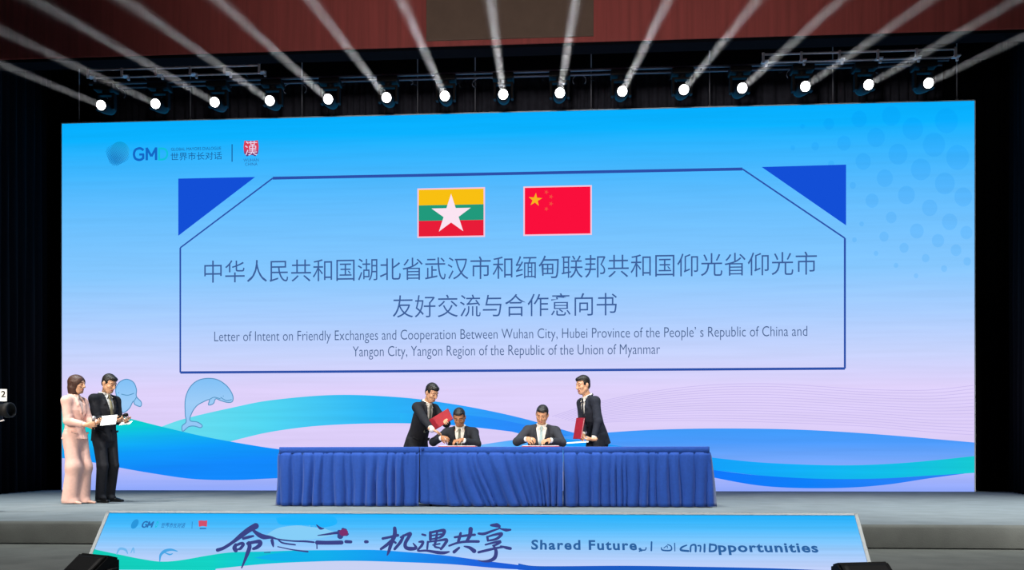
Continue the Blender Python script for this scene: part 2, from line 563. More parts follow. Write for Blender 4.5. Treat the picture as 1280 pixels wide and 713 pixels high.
# title frame with cut corners, and the two solid corner triangles
fr = Sp([(225.5, 466), (225.5, 310), (341, 223), (928, 211.5), (1056, 298), (1056, 461)])
polys = []
for i, w in ((0, .035), (1, .03), (2, .06), (3, .03), (4, .04), (5, .05)):
    polys += ribbon([fr[i], fr[(i + 1) % 6]], w)
join_sheets('title_frame', polys, glow('frame_blue', '#2c50a8'), 3, screen)
join_sheets('corner_triangle', [Sp([(223, 223.5), (319, 221.5), (223, 295)])], glow('triangle_blue', '#134fd6'), 3, screen)
join_sheets('corner_triangle', [Sp([(952, 209), (1057.5, 206), (1057.5, 282)])], bpy.data.materials['triangle_blue'], 3, screen)


def star(cx, cz, r, rot=0.0, inner=0.382):
    return [(cx + (r if k % 2 == 0 else r * inner) * math.sin(rot + PI * k / 5), cz + (r if k % 2 == 0 else r * inner) * math.cos(rot + PI * k / 5)) for k in range(10)]


def rect(a, b): return [(a[0], a[1]), (b[0], a[1]), (b[0], b[1]), (a[0], b[1])]


# flags: each picture one part, its star a sub-part
def flag_parts(name, x0, y0, x1, y1, stripes, label):
    a, b = S(x0, y1), S(x1, y0)
    rim = glow(name + '_rim', '#f2c8e0')
    f = join_sheets(name, [rect((a[0] - .03, a[1] - .03), (b[0] + .03, b[1] + .03))], rim, 3, screen)
    f['label'] = label
    n = len(stripes)
    for i, c in enumerate(stripes):
        z0, z1 = b[1] - (b[1] - a[1]) * (i + 1) / n, b[1] - (b[1] - a[1]) * i / n
        join_sheets('flag_field', [rect((a[0], z0), (b[0], z1))], glow('flag_colour', c), 4, f)
    return f, a, b


f, a, b = flag_parts('tricolour_flag', 523.5, 236, 604.5, 296, ['#f8c012', '#219a7c', '#e81c38'], 'yellow, green and red flag with a white star')
join_sheets('flag_star', [star((a[0] + b[0]) / 2, (a[1] + b[1]) / 2 - .04, .43)], glow('star_white', '#fbe4f2'), 5, f)
f, a, b = flag_parts('red_flag', 656, 233.5, 738, 293.5, ['#fa0f3c'], 'red flag with five yellow stars')
w, h = b[0] - a[0], b[1] - a[1]
join_sheets('flag_star', [star(a[0] + w * .16, b[1] - h * .26, .145, .1)], glow('star_yellow', '#f8b420'), 5, f)
join_sheets('flag_star', [star(a[0] + w * x, b[1] - h * y, .05, .4) for x, y in ((.33, .1), (.4, .2), (.4, .35), (.33, .46))], glow('star_dim', '#f25040'), 5, f)


def text_mesh(s, offset=0.0, spacing=1.0, shear=0.0):
    cu = bpy.data.curves.new('lettering', 'FONT')
    cu.body = s
    cu.size = 1.0
    cu.offset = offset
    cu.space_character = spacing
    cu.shear = shear
    cu.resolution_u = 4
    o = bpy.data.objects.new('lettering', cu)
    COL.objects.link(o)
    dg = bpy.context.evaluated_depsgraph_get()
    me = bpy.data.meshes.new_from_object(o.evaluated_get(dg), depsgraph=dg)
    bpy.data.objects.remove(o)
    bpy.data.curves.remove(cu)
    return me


def lettering(name, s, x0, x1, z0, z1, m, layer, parent, offset=0.0, spacing=1.0, mapper=None, shear=0.0):
    """Letters fitted into a rectangle of the screen (ink extents, metres)."""
    me = text_mesh(s, offset, spacing, shear)
    n = len(me.vertices)
    co = np.empty(n * 3, dtype=np.float32)
    me.vertices.foreach_get('co', co)
    co = co.reshape(-1, 3)
    lo, hi = co.min(0), co.max(0)
    out = np.zeros_like(co)
    out[:, 0] = x0 + (co[:, 0] - lo[0]) / (hi[0] - lo[0]) * (x1 - x0)
    out[:, 2] = z0 + (co[:, 1] - lo[1]) / (hi[1] - lo[1]) * (z1 - z0)
    out[:, 1] = -0.0015 * layer
    if mapper:
        out = np.array([mapper(Vector(map(float, p)))[:] for p in out], dtype=np.float32)
    me.vertices.foreach_set('co', out.ravel())
    me.materials.clear()
    me.polygons.foreach_set('material_index', [0] * len(me.polygons))
    me.name = name
    me.update()
    return link_mesh(name, me, m, parent)


M['ink'] = glow('title_ink', '#3d5f9a')
M['ink_thin'] = glow('caption_ink', '#4c648f')


def line_of(name, s, p0, p1, m, offset, parent=None, layer=4, spacing=1.0):
    (x0, z0), (x1, z1) = S(*p0), S(*p1)
    return lettering(name, s, x0, x1, z0, z1, m, layer, parent or screen, offset, spacing)


# (left, bottom) and (right, top) of the ink of each line
line_of('title_lettering', '中华人民共和国湖北省武汉市和缅甸联邦共和国仰光省仰光市', (255.5, 354), (1021, 314.5), M['ink'], -0.004)
line_of('title_lettering', '友好交流与合作意向书', (491, 397.5), (771, 366), M['ink'], -0.004)
line_of('caption_lettering', 'Letter of Intent on Friendly Exchanges and Cooperation Between Wuhan City, Hubei Province of the People’ s Republic of China and', (268, 431), (1009, 407.5), M['ink_thin'], -0.007)
line_of('caption_lettering', 'Yangon City, Yangon Region of the Republic of the Union of Myanmar', (441, 450), (825, 430), M['ink_thin'], -0.007)

# emblem row: dotted globe, letters, rule, red emblem
gc, gr = S(147, 192.5), abs(S(147, 192.5)[1] - S(147, 177)[1])
logo = join_sheets('globe_emblem', [[(gc[0] + gr * .18 + gr * .8 * math.cos(2 * PI * k / 40), gc[1] + gr * .18 + gr * .8 * math.sin(2 * PI * k / 40)) for k in range(40)]],
                   glow_ramp('globe_fill', [(0, '#46b8fb'), (.4, '#34b2f4'), (1, '#0aa0dc')], 'Z', gc[1] - gr, gc[1] + gr), 3, screen)
polys = []
for i in range(-8, 9):
    for j in range(-8, 9):
        u, v = i / 8.5, j / 8.5
        x = u * .78 - v * .32; z = u * .38 + v * .8
        q = x * x + z * z
        if q > .97: continue
        r = gr * (.020 + .040 * (1 - q) ** .5 * max(0, .62 - z * .6 - x * .25))
        c = (gc[0] + gr * x, gc[1] + gr * z)
        polys.append([(c[0] + r * math.cos(2 * PI * k / 8), c[1] + r * math.sin(2 * PI * k / 8)) for k in range(8)])
join_sheets('halftone_dots', polys, glow('globe_dots', '#1474bc'), 4, logo)
LETTER_G = spline([(.93, .80), (.72, .93), (.5, .955), (.2, .83), (.08, .5), (.2, .17), (.5, .045), (.75, .08), (.92, .2)], 6)


def letters_gm(p0, p1, th):
    """Bold capitals G and M as strokes in the rectangle p0 (lower left) to p1 (upper right)."""
    (x0, z0), (x1, z1) = p0, p1
    w, h = x1 - x0, z1 - z0
    g = lambda x, z: (x0 + w * .47 * x, z0 + h * z)
    m = lambda x, z: (x0 + w * (.53 + .47 * x), z0 + h * z)
    polys = ribbon([g(*p) for p in LETTER_G], th)
    polys += ribbon([g(.55, .47), g(.97, .47)], th * .9) + ribbon([g(.9, .5), g(.9, .12)], th)
    polys += ribbon([m(.09, 0), m(.09, 1)], th) + ribbon([m(.91, 0), m(.91, 1)], th)
    polys += ribbon([m(.08, .97), m(.5, .3)], th * .95) + ribbon([m(.92, .97), m(.5, .3)], th * .95)
    return polys


join_sheets('logo_lettering', letters_gm(S(166.5, 201), S(196.5, 184.5), .05), glow('logo_blue', '#1466c4'), 4, screen)
line_of('logo_lettering', 'D', (198, 201), (210.5, 184.5), glow('logo_teal', '#0fc0dc'), 0.008)
line_of('logo_lettering', 'GLOBAL MAYORS DIALOGUE', (214, 188.8), (276.5, 183.6), glow('logo_navy', '#1a5a98'), 0.0)
line_of('logo_lettering', '世界市长对话', (213.5, 201), (277.5, 189.6), bpy.data.materials['logo_navy'], 0.0)
join_sheets('logo_rule', [rect(S(289.6, 202.5), S(290.8, 180.5))], bpy.data.materials['logo_navy'], 3, screen)
e0, e1 = S(304.5, 196), S(323.5, 175.5)
ew, eh = e1[0] - e0[0], e1[1] - e0[1]
em = join_sheets('red_emblem', [[(e0[0] + ew * x, e0[1] + eh * z) for x, z in ((.06, 1), (.3, .96), (.7, .96), (.94, 1), (1, .6), (.96, .2), (.78, .0), (.6, .08), (.4, .08), (.22, 0), (.04, .2), (0, .6))]],
                 glow_ramp('emblem_red', [(0, '#3a3f86'), (.22, '#8a3a6c'), (.45, '#d83c5c'), (1, '#d8404f')], 'Z', e0[1], e1[1]), 3, screen)
lettering('emblem_character', '漢', e0[0] + ew * .1, e1[0] - ew * .1, e0[1] + eh * .06, e1[1] - eh * .04, glow('emblem_white', '#e8d4ee'), 4, em, 0.0)
line_of('logo_lettering', 'WUHAN', (304.5, 202.5), (323.5, 198.2), glow('emblem_ink', '#2a6cac'), 0.0)
line_of('logo_lettering', 'CHINA', (306.5, 207.5), (322, 203.4), bpy.data.materials['emblem_ink'], 0.0)

# two drawn porpoises on the screen
M['porpoise'] = glow_ramp('porpoise_blue', [(0, '#93c6f6'), (.5, '#9ecdf8'), (1, '#7fc0f6')], 'Z', S(0, 537)[1], S(0, 474)[1])
M['pline'] = glow('porpoise_line', '#5a96c4')


def drawing(body, lines, layer):
    pb = spline(body + [body[0]], 6)[:-1]
    o = join_sheets('porpoise_drawing', [Sp(pb)], M['porpoise'], layer, screen)
    polys = ribbon(Sp(pb + [pb[0]]), .02)
    for l in lines: polys += ribbon(Sp(spline(l, 5)), .018)
    join_sheets('outline', polys, M['pline'], layer + 1, o)


drawing([(232, 520), (232, 500), (237, 486), (246, 477), (258, 473.5), (272, 475), (284, 483), (291, 494), (291, 502), (285, 503.5), (276, 501), (270, 499), (267, 505), (261, 506.5), (262, 500),
         (254, 503), (246, 508), (240, 517), (238, 526), (247, 528), (253, 532), (251, 535), (243, 533), (236, 534), (229, 539.5), (228, 533), (233, 528)],
        [[(276, 497), (283, 501), (290, 500)], [(262, 500), (268, 497), (276, 499)], [(279, 495.5), (280, 495.5)]], 9)
drawing([(147, 498), (145, 488), (149, 479), (158, 474.5), (167, 478), (171, 487), (171, 496), (177, 503), (176, 508.5), (169, 506), (167, 502), (162, 511), (155, 516), (149, 512)],
        [[(152, 493), (160, 494.5), (168, 492)], [(148, 491.5), (149.5, 491.5)], [(168, 502), (171, 497)]], 9)

# ------------------------------------------------------------------ LED sign leaning against the stage edge
SIGN_BOT = Vector((0, 5.22, STEP + 0.01))
SIGN_RISE = Vector((0, 0.285, 0.37))
sign_n = SIGN_RISE.cross(Vector((1, 0, 0))).normalized()   # faces up and towards the hall
if sign_n.y > 0: sign_n = -sign_n


def sign_at(px, py):
    d = ray(px, py)
    o = Vector((0, 0, EYE))
    t = (SIGN_BOT - o).dot(sign_n) / d.dot(sign_n)
    return o + d * t


SIGN_L = SIGN_RISE.length
_a, _b = sign_at(137, 642), sign_at(1068, 645)
GX0, GX1 = _a.x, _b.x
su = SIGN_RISE.normalized()
SIGN_H = (_a - SIGN_BOT).dot(su)
sign = thing('led_sign', 'low leaning LED sign with brush lettering in front of the stage', 'sign', (GX0, SIGN_BOT.y, SIGN_BOT.z))
GW = GX1 - GX0


def G(px, py):
    """Metres from the lower left corner along the sign's width and up its slope."""
    p = sign_at(px, py)
    return (p.x - GX0, (p - SIGN_BOT).dot(su))


def on_sign(v):
    """(x, -offset, up the slope) to the sign's own space."""
    return Vector((v.x, 0, 0)) + su * v.z + sign_n * (-v.y)


def sign_sheet(name, polys, m, layer, parent=None):
    return join_sheets(name, polys, m, layer, parent or sign, on_sign)


def glow_sign(name, stops, lo, hi, axis='Z', rows=.05):
    return glow_ramp(name, stops, axis, lo, hi, rows=rows, rowscale=60.0)


kz = su.z
M['sign_back'] = glow_ramp('sign_backdrop', [(0, '#c4d2fa'), (.25, '#a9cdfb'), (.5, '#7fc6fc'), (.75, '#4cbcfd'), (1, '#1fb0fb')], 'Z', 0.03, SIGN_H * kz, True, 1.0, 0.06, None, 60)
bm = bmesh.new()
box(bm, (0, 0.004, 0), (GW, 0.07, SIGN_H), 0.004)
for v in bm.verts: v.co = on_sign(v.co)
obj('cabinet', bm, M['black'], sign)
sign_sheet('display_surface', [[(0, 0), (GW, 0), (GW, SIGN_H), (0, SIGN_H)]], M['sign_back'], 0)
bm = bmesh.new()
for lo, hi in (((-0.022, -0.008, -.01), (0.0, 0.03, SIGN_H + .015)), ((GW, -0.008, -.01), (GW + .022, 0.03, SIGN_H + .015)), ((-0.022, -0.008, SIGN_H), (GW + .022, 0.03, SIGN_H + .015))):
    vs = box(bm, lo, hi)
for v in bm.verts: v.co = on_sign(v.co)
obj('edge_trim', bm, M['bezel'], sign)
bm = bmesh.new()
for x in (.3, GW / 2, GW - .3):
    box(bm, (x - .03, .33, -.0095), (x + .03, .40, .33), .004)
obj('stand_foot', bm, M['blackmetal'], sign)


def Gp(pts): return [G(*p) for p in pts]


def floor_close(up, lo=0.002):
    q = Gp(up)
    return q + [(q[-1][0], lo), (q[0][0], lo)]


GRN = glow_ramp('sign_green', [(0, '#12cdb8'), (.5, '#14d2c4'), (.8, '#10bfe0'), (1, '#0fb0f0')], 'X', 0, G(420, 690)[0], rows=.06, rowscale=60)
q = Gp(spline([(112, 686), (150, 694), (175, 699), (200, 702.5), (225, 701), (260, 695), (290, 691), (330, 690), (380, 688.5), (460, 688)]))
q = [(max(0.0, x), z) for x, z in q]
sign_sheet('wave_picture', [q + [(q[-1][0], .002), (0, .002)]], GRN, 1)
BLU = glow_ramp('sign_blue', [(0, '#12b2ee'), (.4, '#1796f4'), (.8, '#1f66e0'), (1, '#1d5cd6')], 'X', G(400, 690)[0], G(640, 700)[0], rows=.05, rowscale=60)
sign_sheet('wave_picture', [Gp(spline([(318, 698), (345, 692.5), (385, 689.5), (460, 688), (510, 691), (560, 695.5), (600, 701), (640, 706), (680, 711), (720, 714)]) +
                               spline([(720, 716), (620, 711), (560, 706), (500, 703.5), (440, 702), (390, 702.5), (345, 701.5), (318, 698)]))], BLU, 2)
q = Gp(spline([(270, 712), (330, 706), (390, 703), (440, 702), (500, 703.5), (560, 706), (620, 711), (700, 717)]))
sign_sheet('wave_picture', [q + [(q[-1][0], .002), (q[0][0], .002)]], glow('sign_pale', '#c9d2f4'), 3)
q = Gp(spline([(648, 705), (665, 708), (700, 708.5), (780, 708), (860, 709), (960, 711), (1040, 714)]))
sign_sheet('wave_picture', [q + [(q[-1][0], .002), (q[0][0], .002)]], glow('sign_deep', '#1c5cc4'), 2)
# brighter patch in the sky of the picture
sign_sheet('sky_patch', [Gp(spline([(345, 648), (370, 644), (400, 643.5), (418, 647), (420, 656), (400, 660), (370, 657), (350, 656), (345, 648)], 6)[:-1])], glow('sky_patch', '#22b4fd'), 1)
sign_sheet('sky_patch', [Gp(spline([(330, 672), (350, 660), (390, 657), (410, 663), (420, 668), (396, 674), (360, 676), (330, 672)], 6)[:-1])], glow('pale_patch', '#86cef8'), 1)

M['brush'] = glow('brush_ink', '#3c4486')


def brush(strokes):
    polys = []
    for pts in strokes:
        xy = [(p[0], p[1]) for p in pts]
        ws = [p[2] for p in pts]
        n = 6
        sx = spline(xy, n)
        wss = []
        for i in range(len(ws) - 1):
            for k in range(n): wss.append(ws[i] + (ws[i + 1] - ws[i]) * k / n)
        wss.append(ws[-1])
        q = ribbon(sx, wss)
        for c in q: polys.append([G(*p) for p in c])
        for (cx, cy), r in ((sx[0], wss[0] / 2), (sx[-1], wss[-1] / 2)):
            if r > .4: polys.append([G(cx + r * math.cos(2 * PI * k / 10), cy + r * math.sin(2 * PI * k / 10)) for k in range(10)])
    return polys


def Z(x0, y0, k):
    return lambda *pts: [(x0 + a / k, y0 + b / k, w / k) for a, b, w in pts]


z1, z2 = Z(260, 640, 6.4), Z(460, 645, 6.4)
sign_sheet('brush_character', brush([
    z1((385, 120, 50), (330, 150, 45), (270, 195, 40), (200, 250, 26), (130, 295, 26), (80, 312, 30)),
    z1((365, 155, 20), (410, 190, 38), (450, 207, 40), (500, 210, 24), (550, 222, 10)),
    z1((285, 220, 22), (330, 208, 24), (365, 200, 16)),
    z1((225, 270, 26), (215, 295, 36), (225, 315, 34)), z1((225, 275, 20), (270, 258, 24), (285, 268, 26), (262, 300, 24), (240, 306, 14)),
    z1((320, 260, 26), (375, 248, 26), (415, 245, 34), (420, 265, 34), (395, 290, 30), (365, 302, 22)),
    z1((330, 255, 30), (335, 290, 34), (318, 340, 32), (295, 400, 20), (272, 455, 10))]), M['brush'], 5)
sign_sheet('brush_character', brush([
    z1((480, 200, 14), (560, 225, 12), (680, 240, 12), (780, 243, 16), (850, 250, 14)),
    z1((515, 235, 26), (520, 260, 24), (525, 285, 10)), z1((560, 225, 10), (600, 255, 14), (700, 270, 12)),
    z1((560, 285, 8), (680, 310, 10), (800, 325, 14)), z1((450, 333, 5), (500, 330, 7)),
    z1((872, 240, 8), (874, 300, 10)), z1((875, 252, 34), (950, 254, 32), (1070, 252, 34)), z1((1105, 245, 26), (1145, 247, 24)),
    z1((880, 195, 6), (960, 185, 16), (1040, 175, 24), (1060, 200, 50)), z1((1080, 145, 22), (1100, 155, 30)), z1((1050, 165, 30), (1105, 185, 30), (1120, 185, 18)),
    z1((870, 110, 6), (900, 138, 22), (930, 140, 6)),
    z1((1262, 246, 26), (1276, 246, 24))]), M['brush'], 5)
sign_sheet('brush_character', brush([
    z2((120, 188, 22), (170, 178, 20), (240, 162, 24)), z2((215, 105, 28), (215, 160, 34), (190, 220, 32), (168, 290, 24), (155, 322, 8)),
    z2((190, 200, 18), (150, 240, 26), (105, 272, 20)), z2((200, 205, 14), (222, 222, 20)),
    z2((285, 165, 22), (262, 215, 26), (215, 272, 22)), z2((262, 178, 14), (300, 160, 20), (340, 148, 28), (325, 180, 28), (300, 225, 28), (305, 260, 30), (345, 270, 32), (385, 262, 26), (362, 225, 8))]), M['brush'], 5)
sign_sheet('brush_character', brush([
    z2((435, 155, 16), (460, 162, 18)), z2((410, 215, 14), (440, 215, 24), (430, 245, 22), (400, 285, 16), (470, 285, 18), (560, 300, 28), (610, 302, 26), (650, 294, 12)),
    z2((500, 140, 24), (500, 195, 24)), z2((505, 140, 20), (560, 128, 20), (610, 125, 30), (600, 160, 24), (575, 180, 20)), z2((510, 165, 14), (590, 152, 14)),
    z2((500, 195, 14), (580, 180, 16)), z2((555, 130, 16), (545, 200, 22), (535, 250, 18), (570, 262, 16), (590, 270, 12)),
    z2((480, 215, 18), (475, 270, 16)), z2((485, 215, 14), (560, 205, 16), (630, 198, 26), (610, 240, 24), (585, 272, 20)), z2((520, 240, 12), (575, 230, 14))]), M['brush'], 5)
sign_sheet('brush_character', brush([
    z2((695, 178, 18), (780, 165, 20), (855, 158, 20)), z2((742, 145, 20), (730, 190, 26), (720, 222, 18)), z2((822, 112, 36), (815, 165, 32), (785, 215, 18)),
    z2((650, 246, 16), (720, 222, 18), (800, 212, 22), (885, 212, 22)), z2((730, 262, 18), (690, 295, 28)), z2((770, 250, 10), (815, 262, 26), (850, 288, 36))]), M['brush'], 5)
sign_sheet('brush_character', brush([
    z2((985, 82, 18), (1030, 82, 36), (1050, 90, 26)), z2((885, 148, 18), (930, 150, 24), (1000, 125, 18), (1060, 105, 10)), z2((1060, 110, 10), (1105, 120, 26), (1140, 118, 16)),
    z2((955, 175, 20), (960, 205, 18)), z2((955, 175, 14), (1010, 158, 18), (1070, 150, 26), (1030, 190, 22), (965, 205, 14)),
    z2((940, 238, 14), (1000, 222, 18), (1060, 212, 22), (1030, 235, 20), (1000, 245, 14)), z2((885, 298, 20), (960, 280, 22), (1040, 262, 18), (1095, 255, 16)), z2((1060, 248, 10), (1110, 262, 26), (1140, 268, 24)),
    z2((1005, 245, 16), (1025, 290, 28), (1015, 340, 32), (975, 365, 26), (920, 370, 14), (880, 362, 6))]), M['brush'], 5)


sign_sheet('brush_stain', [[G(430 + 5.5 * math.cos(2 * PI * k / 16), 667 + 4.5 * math.sin(2 * PI * k / 16)) for k in range(16)]], glow('brush_red', '#7c2f6c'), 6)


def sign_text(s, p0, p1, offset=0.02, spacing=1.0):
    (x0, zz0), (x1, zz1) = G(*p0), G(*p1)
    return lettering('sign_lettering', s, x0, x1, zz0, zz1, M['sign_ink'], 5, sign, offset, spacing, on_sign)


M['sign_ink'] = glow('sign_ink', '#2d62a0')
sign_text('Shared Future,', (664, 690.5), (801, 676.5), .03, 1.18)
z3 = Z(650, 660, 6.4)
sign_sheet('sign_lettering', brush([
    z3((962, 170, 8), (966, 182, 10), (1000, 184, 10), (1008, 165, 9)), z3((952, 192, 7), (975, 192, 7)), z3((1052, 120, 13), (1050, 188, 13)),
    z3((1130, 165, 8), (1140, 185, 12), (1205, 186, 13), (1208, 155, 10), (1180, 140, 8)), z3((1150, 168, 7), (1175, 150, 7), (1178, 168, 6)), z3((1236, 130, 9), (1238, 192, 8))]), M['sign_ink'], 5)
z4 = Z(780, 660, 4.923)
sign_sheet('sign_lettering', brush([
    z4((385, 112, 8), (355, 125, 12), (350, 142, 13), (395, 148, 13)), z4((408, 150, 11), (412, 115, 10), (438, 112, 12), (440, 150, 12)), z4((455, 115, 10), (470, 118, 10), (468, 150, 10)), z4((495, 108, 12), (494, 152, 12)),
    z4((528, 105, 12), (526, 150, 12)), z4((528, 108, 12), (560, 112, 12), (566, 130, 13), (555, 147, 12), (526, 150, 11))]), M['sign_ink'], 5)
sign_text('pportunities', (898.5, 695), (1020.5, 680.5), .03, 1.12)
# emblem row on the sign
gc, gr = G(169, 656), .04
sign_sheet('globe_emblem', [[(gc[0] + gr * .62 * math.cos(2 * PI * k / 24), gc[1] + gr * math.sin(2 * PI * k / 24)) for k in range(24)]], glow('sign_globe', '#2a96dc'), 4)
M['sign_logo'] = glow('sign_logo', '#2c6eb4')
sign_sheet('logo_lettering', letters_gm(G(177, 660.5), G(193, 653), .011), M['sign_logo'], 5)
for s, p0, p1, of in (('世界市长对话', (201, 661), (233, 654.5), .01),):
    (x0, zz0), (x1, zz1) = G(*p0), G(*p1)
    lettering('logo_lettering', s, x0, x1, zz0, zz1, M['sign_logo'], 5, sign, of, 1.0, on_sign)
(x0, zz0), (x1, zz1) = G(194, 660.5), G(199.5, 653)
lettering('logo_lettering', 'D', x0, x1, zz0, zz1, bpy.data.materials['logo_teal'], 5, sign, .02, 1.0, on_sign)
sign_sheet('logo_rule', [Gp([(240, 662), (240.6, 662), (241, 653), (240.4, 653)])], M['sign_logo'], 4)
sign_sheet('red_emblem', [Gp([(249, 659.5), (248.5, 652), (252, 651.5), (256, 652), (259.5, 651.5), (259, 659.5), (254, 658.5)])], glow('sign_red', '#d0506c'), 4)
sign_sheet('logo_lettering', [Gp([(250, 662.5), (258, 662.5), (258, 661), (250, 661)])], M['sign_logo'], 4)
# faint porpoise outlines in the picture
sign_sheet('porpoise_drawing', brush([[(200, 703, 1), (201, 695, 3), (206, 690, 4), (214, 688, 3), (222, 690, 1)], [(205, 691, 1), (212, 694, 2), (216, 693, 1)]]), glow('sign_porpoise', '#4aa6e6'), 3)
sign_sheet('porpoise_drawing', brush([[(146, 694, 1), (150, 687, 3), (157, 688, 3), (160, 693, 1)], [(164, 692, 1), (167, 686, 2), (168, 692, 1)]]), glow('sign_porpoise_pale', '#72b8ee'), 3)

# ------------------------------------------------------------------ signing tables
TX = [at(349, 560, TABLE_Y).x + 1.8 * k for k in range(4)]
TX[3] = at(887, 560, TABLE_Y).x
TTOP = STAGE + 0.75
TDEPTH = 0.61


def pleat_wave(seed, length, mean=0.10):
    """Irregular pleats: returns a function of distance along the hem."""
    rnd = random.Random(seed)
    xs, amps = [0.0], []
    while xs[-1] < length + 1:
        xs.append(xs[-1] + mean * rnd.uniform(0.45, 1.75))
        amps.append(rnd.uniform(0.45, 1.0))
    def f(s):
        s = max(0.0, min(s, length + .9))
        k = max(i for i in range(len(xs)) if xs[i] <= s)
        k = min(k, len(amps) - 1)
        t = (s - xs[k]) / (xs[k + 1] - xs[k])
        return amps[k] * (1 - abs(2 * t - 1) ** 2.6)
    return f


def skirted_table(x0, x1, label, seed, sides=(False, False), swag=False, slant=0.0):
    w = x1 - x0
    t = thing('skirted_table', label, 'table', (x0, TABLE_Y, STAGE), 0, 'blue skirted signing tables')
    H = 0.75
    e = 0.003
    bm = bmesh.new()
    box(bm, (e, 0.004, H - .03), (w - e, TDEPTH, H), 0.006)
    obj('table_top', bm, M['cloth'], t)
    bm = bmesh.new()
    for lx in (.12, w - .12):
        for ly in (.12, TDEPTH - .08):
            tube(bm, [(lx, ly, 0), (lx, ly, H - .03)], .018)
    legs = obj('folding_frame', bm, M['blackmetal'], t)
    # smooth band under the edge
    bm = bmesh.new()
    n = 60
    rows = []
    sag = lambda x: .004 * math.sin(x * 5 + seed)
    for z, y in ((H + .002, .006), (H - .004, -.006), (H - .045, -.011), (H - .085, -.009)):
        rows.append([bm.verts.new((e + (w - 2 * e) * i / n, y + .002 * math.sin(i * 1.3 + seed) * (z < H), z + (sag(w * i / n) if z < H - .05 else 0))) for i in range(n + 1)])
    for a, b in zip(rows, rows[1:]):
        for i in range(n): bm.faces.new((a[i], a[i + 1], b[i + 1], b[i]))
    o = obj('top_band', bm, M['cloth'], t, True)
    md = o.modifiers.new('cloth', 'SOLIDIFY'); md.thickness = .004
    # pleated skirt along the front and any open end
    path = []
    if sides[0]: path.append((0.0, TDEPTH))
    path += [(0.0 if sides[0] else .0035, 0.0), (w if sides[1] else w - .0035, 0.0)]
    if sides[1]: path.append((w, TDEPTH))
    pts = [Vector(p) for p in path]
    L = [0]
    for a, b in zip(pts, pts[1:]): L.append(L[-1] + (b - a).length)
    f = pleat_wave(seed, L[-1], .105)
    f2 = pleat_wave(seed + 50, L[-1], .055)
    n = int(L[-1] / .011)
    m = 16
    bm = bmesh.new()
    cols = []
    for i in range(n + 1):
        s = L[-1] * i / n
        k = min(max(j for j in range(len(L)) if L[j] <= s + 1e-9), len(pts) - 2)
        d = (pts[k + 1] - pts[k]).normalized()
        p = pts[k] + d * (s - L[k])
        nn = Vector((d.y, -d.x))
        c = []
        for j in range(m + 1):
            v = j / m
            z = (H - .07) * (1 - v) + .012 * v
            sh = slant * v ** 1.3 * .24 * math.sin(PI * min(1, max(0, p.x / w - .1) / .9)) if slant else 0
            a = (.012 + .088 * v ** .5) * (.5 if (sides[0] and s < TDEPTH * .98) or (sides[1] and s > L[-1] - TDEPTH * .98) else 1)
            sq = max(0, s - sh * (1 if s < L[-1] - .2 else max(0, (L[-1] - s) / .2)) + .014 * v * math.sin(s * 5.3 + seed) + .006 * math.sin(v * 5 + s * 9))
            mx = min(1, v * 3)
            out = (f(sq) * (.5 + .5 * mx) + f2(sq) * (.4 - .35 * mx)) * a + .004 + .004 * v
            zz = z
            if swag and p.x < .42:                 # gathered up towards the knot at the corner
                q = 1 - p.x / .42
                ang = math.atan2(p.x + .02, max(.02, v * .7))
                out = (1 - q) * out + q * (.012 + .03 * v * (0.5 + 0.5 * math.sin(ang * 16)) * (1 - .4 * q))
                zz += .03 * q * v ** 3
            lat = .010 * v * (1 if (s > L[-1] - .05) else (-1 if s < .05 else 0))
            c.append(bm.verts.new((p.x + nn.x * out + d.x * lat * 0, p.y + nn.y * out, zz)))
        cols.append(c)
    for a, b in zip(cols, cols[1:]):
        for j in range(m): bm.faces.new((a[j], b[j], b[j + 1], a[j + 1]))
    o = obj('pleated_skirt', bm, M['cloth'], t, True)
    md = o.modifiers.new('cloth', 'SOLIDIFY'); md.thickness = .003
    return t


skirted_table(TX[0], TX[1], 'blue skirted table at the presenters\' end of the signing row', 3, (True, False))
tb = skirted_table(TX[1], TX[2], 'blue skirted table in the middle of the signing row, where the two men sign', 11, swag=True, slant=1.0)
# the knot that gathers the cloth at its corner
bm = bmesh.new()
lathe(bm, [(.0, 0), (.018, .004), (.024, .014), (.016, .024), (.0, .028)], (.036, -.012, .728), (0, -1, 0), 12)
obj('cloth_knot', bm, M['cloth'], tb, True)
skirted_table(TX[2], TX[3], 'blue skirted table at the empty far end of the signing row', 23, (False, True))

# ------------------------------------------------------------------ lamps, truss and beams
RODS = [99, 238, 377.5, 522, 594, 739, 887, 1041, 1196]
LAMPS = [(126, 128), (194, 127), (268, 125.5), (337, 124.5), (410, 123), (483, 122), (556, 120), (629, 118), (700, 117), (778, 115), (855, 112), (928, 109), (1007, 106), (1086, 103.5), (1161, 102)]
Fw, Rt = Vector((-SN, CS, 0)), Vector((CS, SN, 0))
BEAM = -(Fw + Rt * 0.02 + Vector((0, 0, 0.233))).normalized()
M['lens'] = glow('lamp_lens', '#ffffff', 12.0, False)

lens_c = at(629, 118, LAMP_Y)
PIPE_Z = at(629, 92, LAMP_Y + .25).z
DROP = PIPE_Z - lens_c.z
ORD = ['first', 'second', 'third', 'fourth', 'fifth', 'sixth', 'seventh', 'eighth', 'ninth', 'tenth', 'eleventh', 'twelfth', 'thirteenth', 'fourteenth', 'fifteenth']


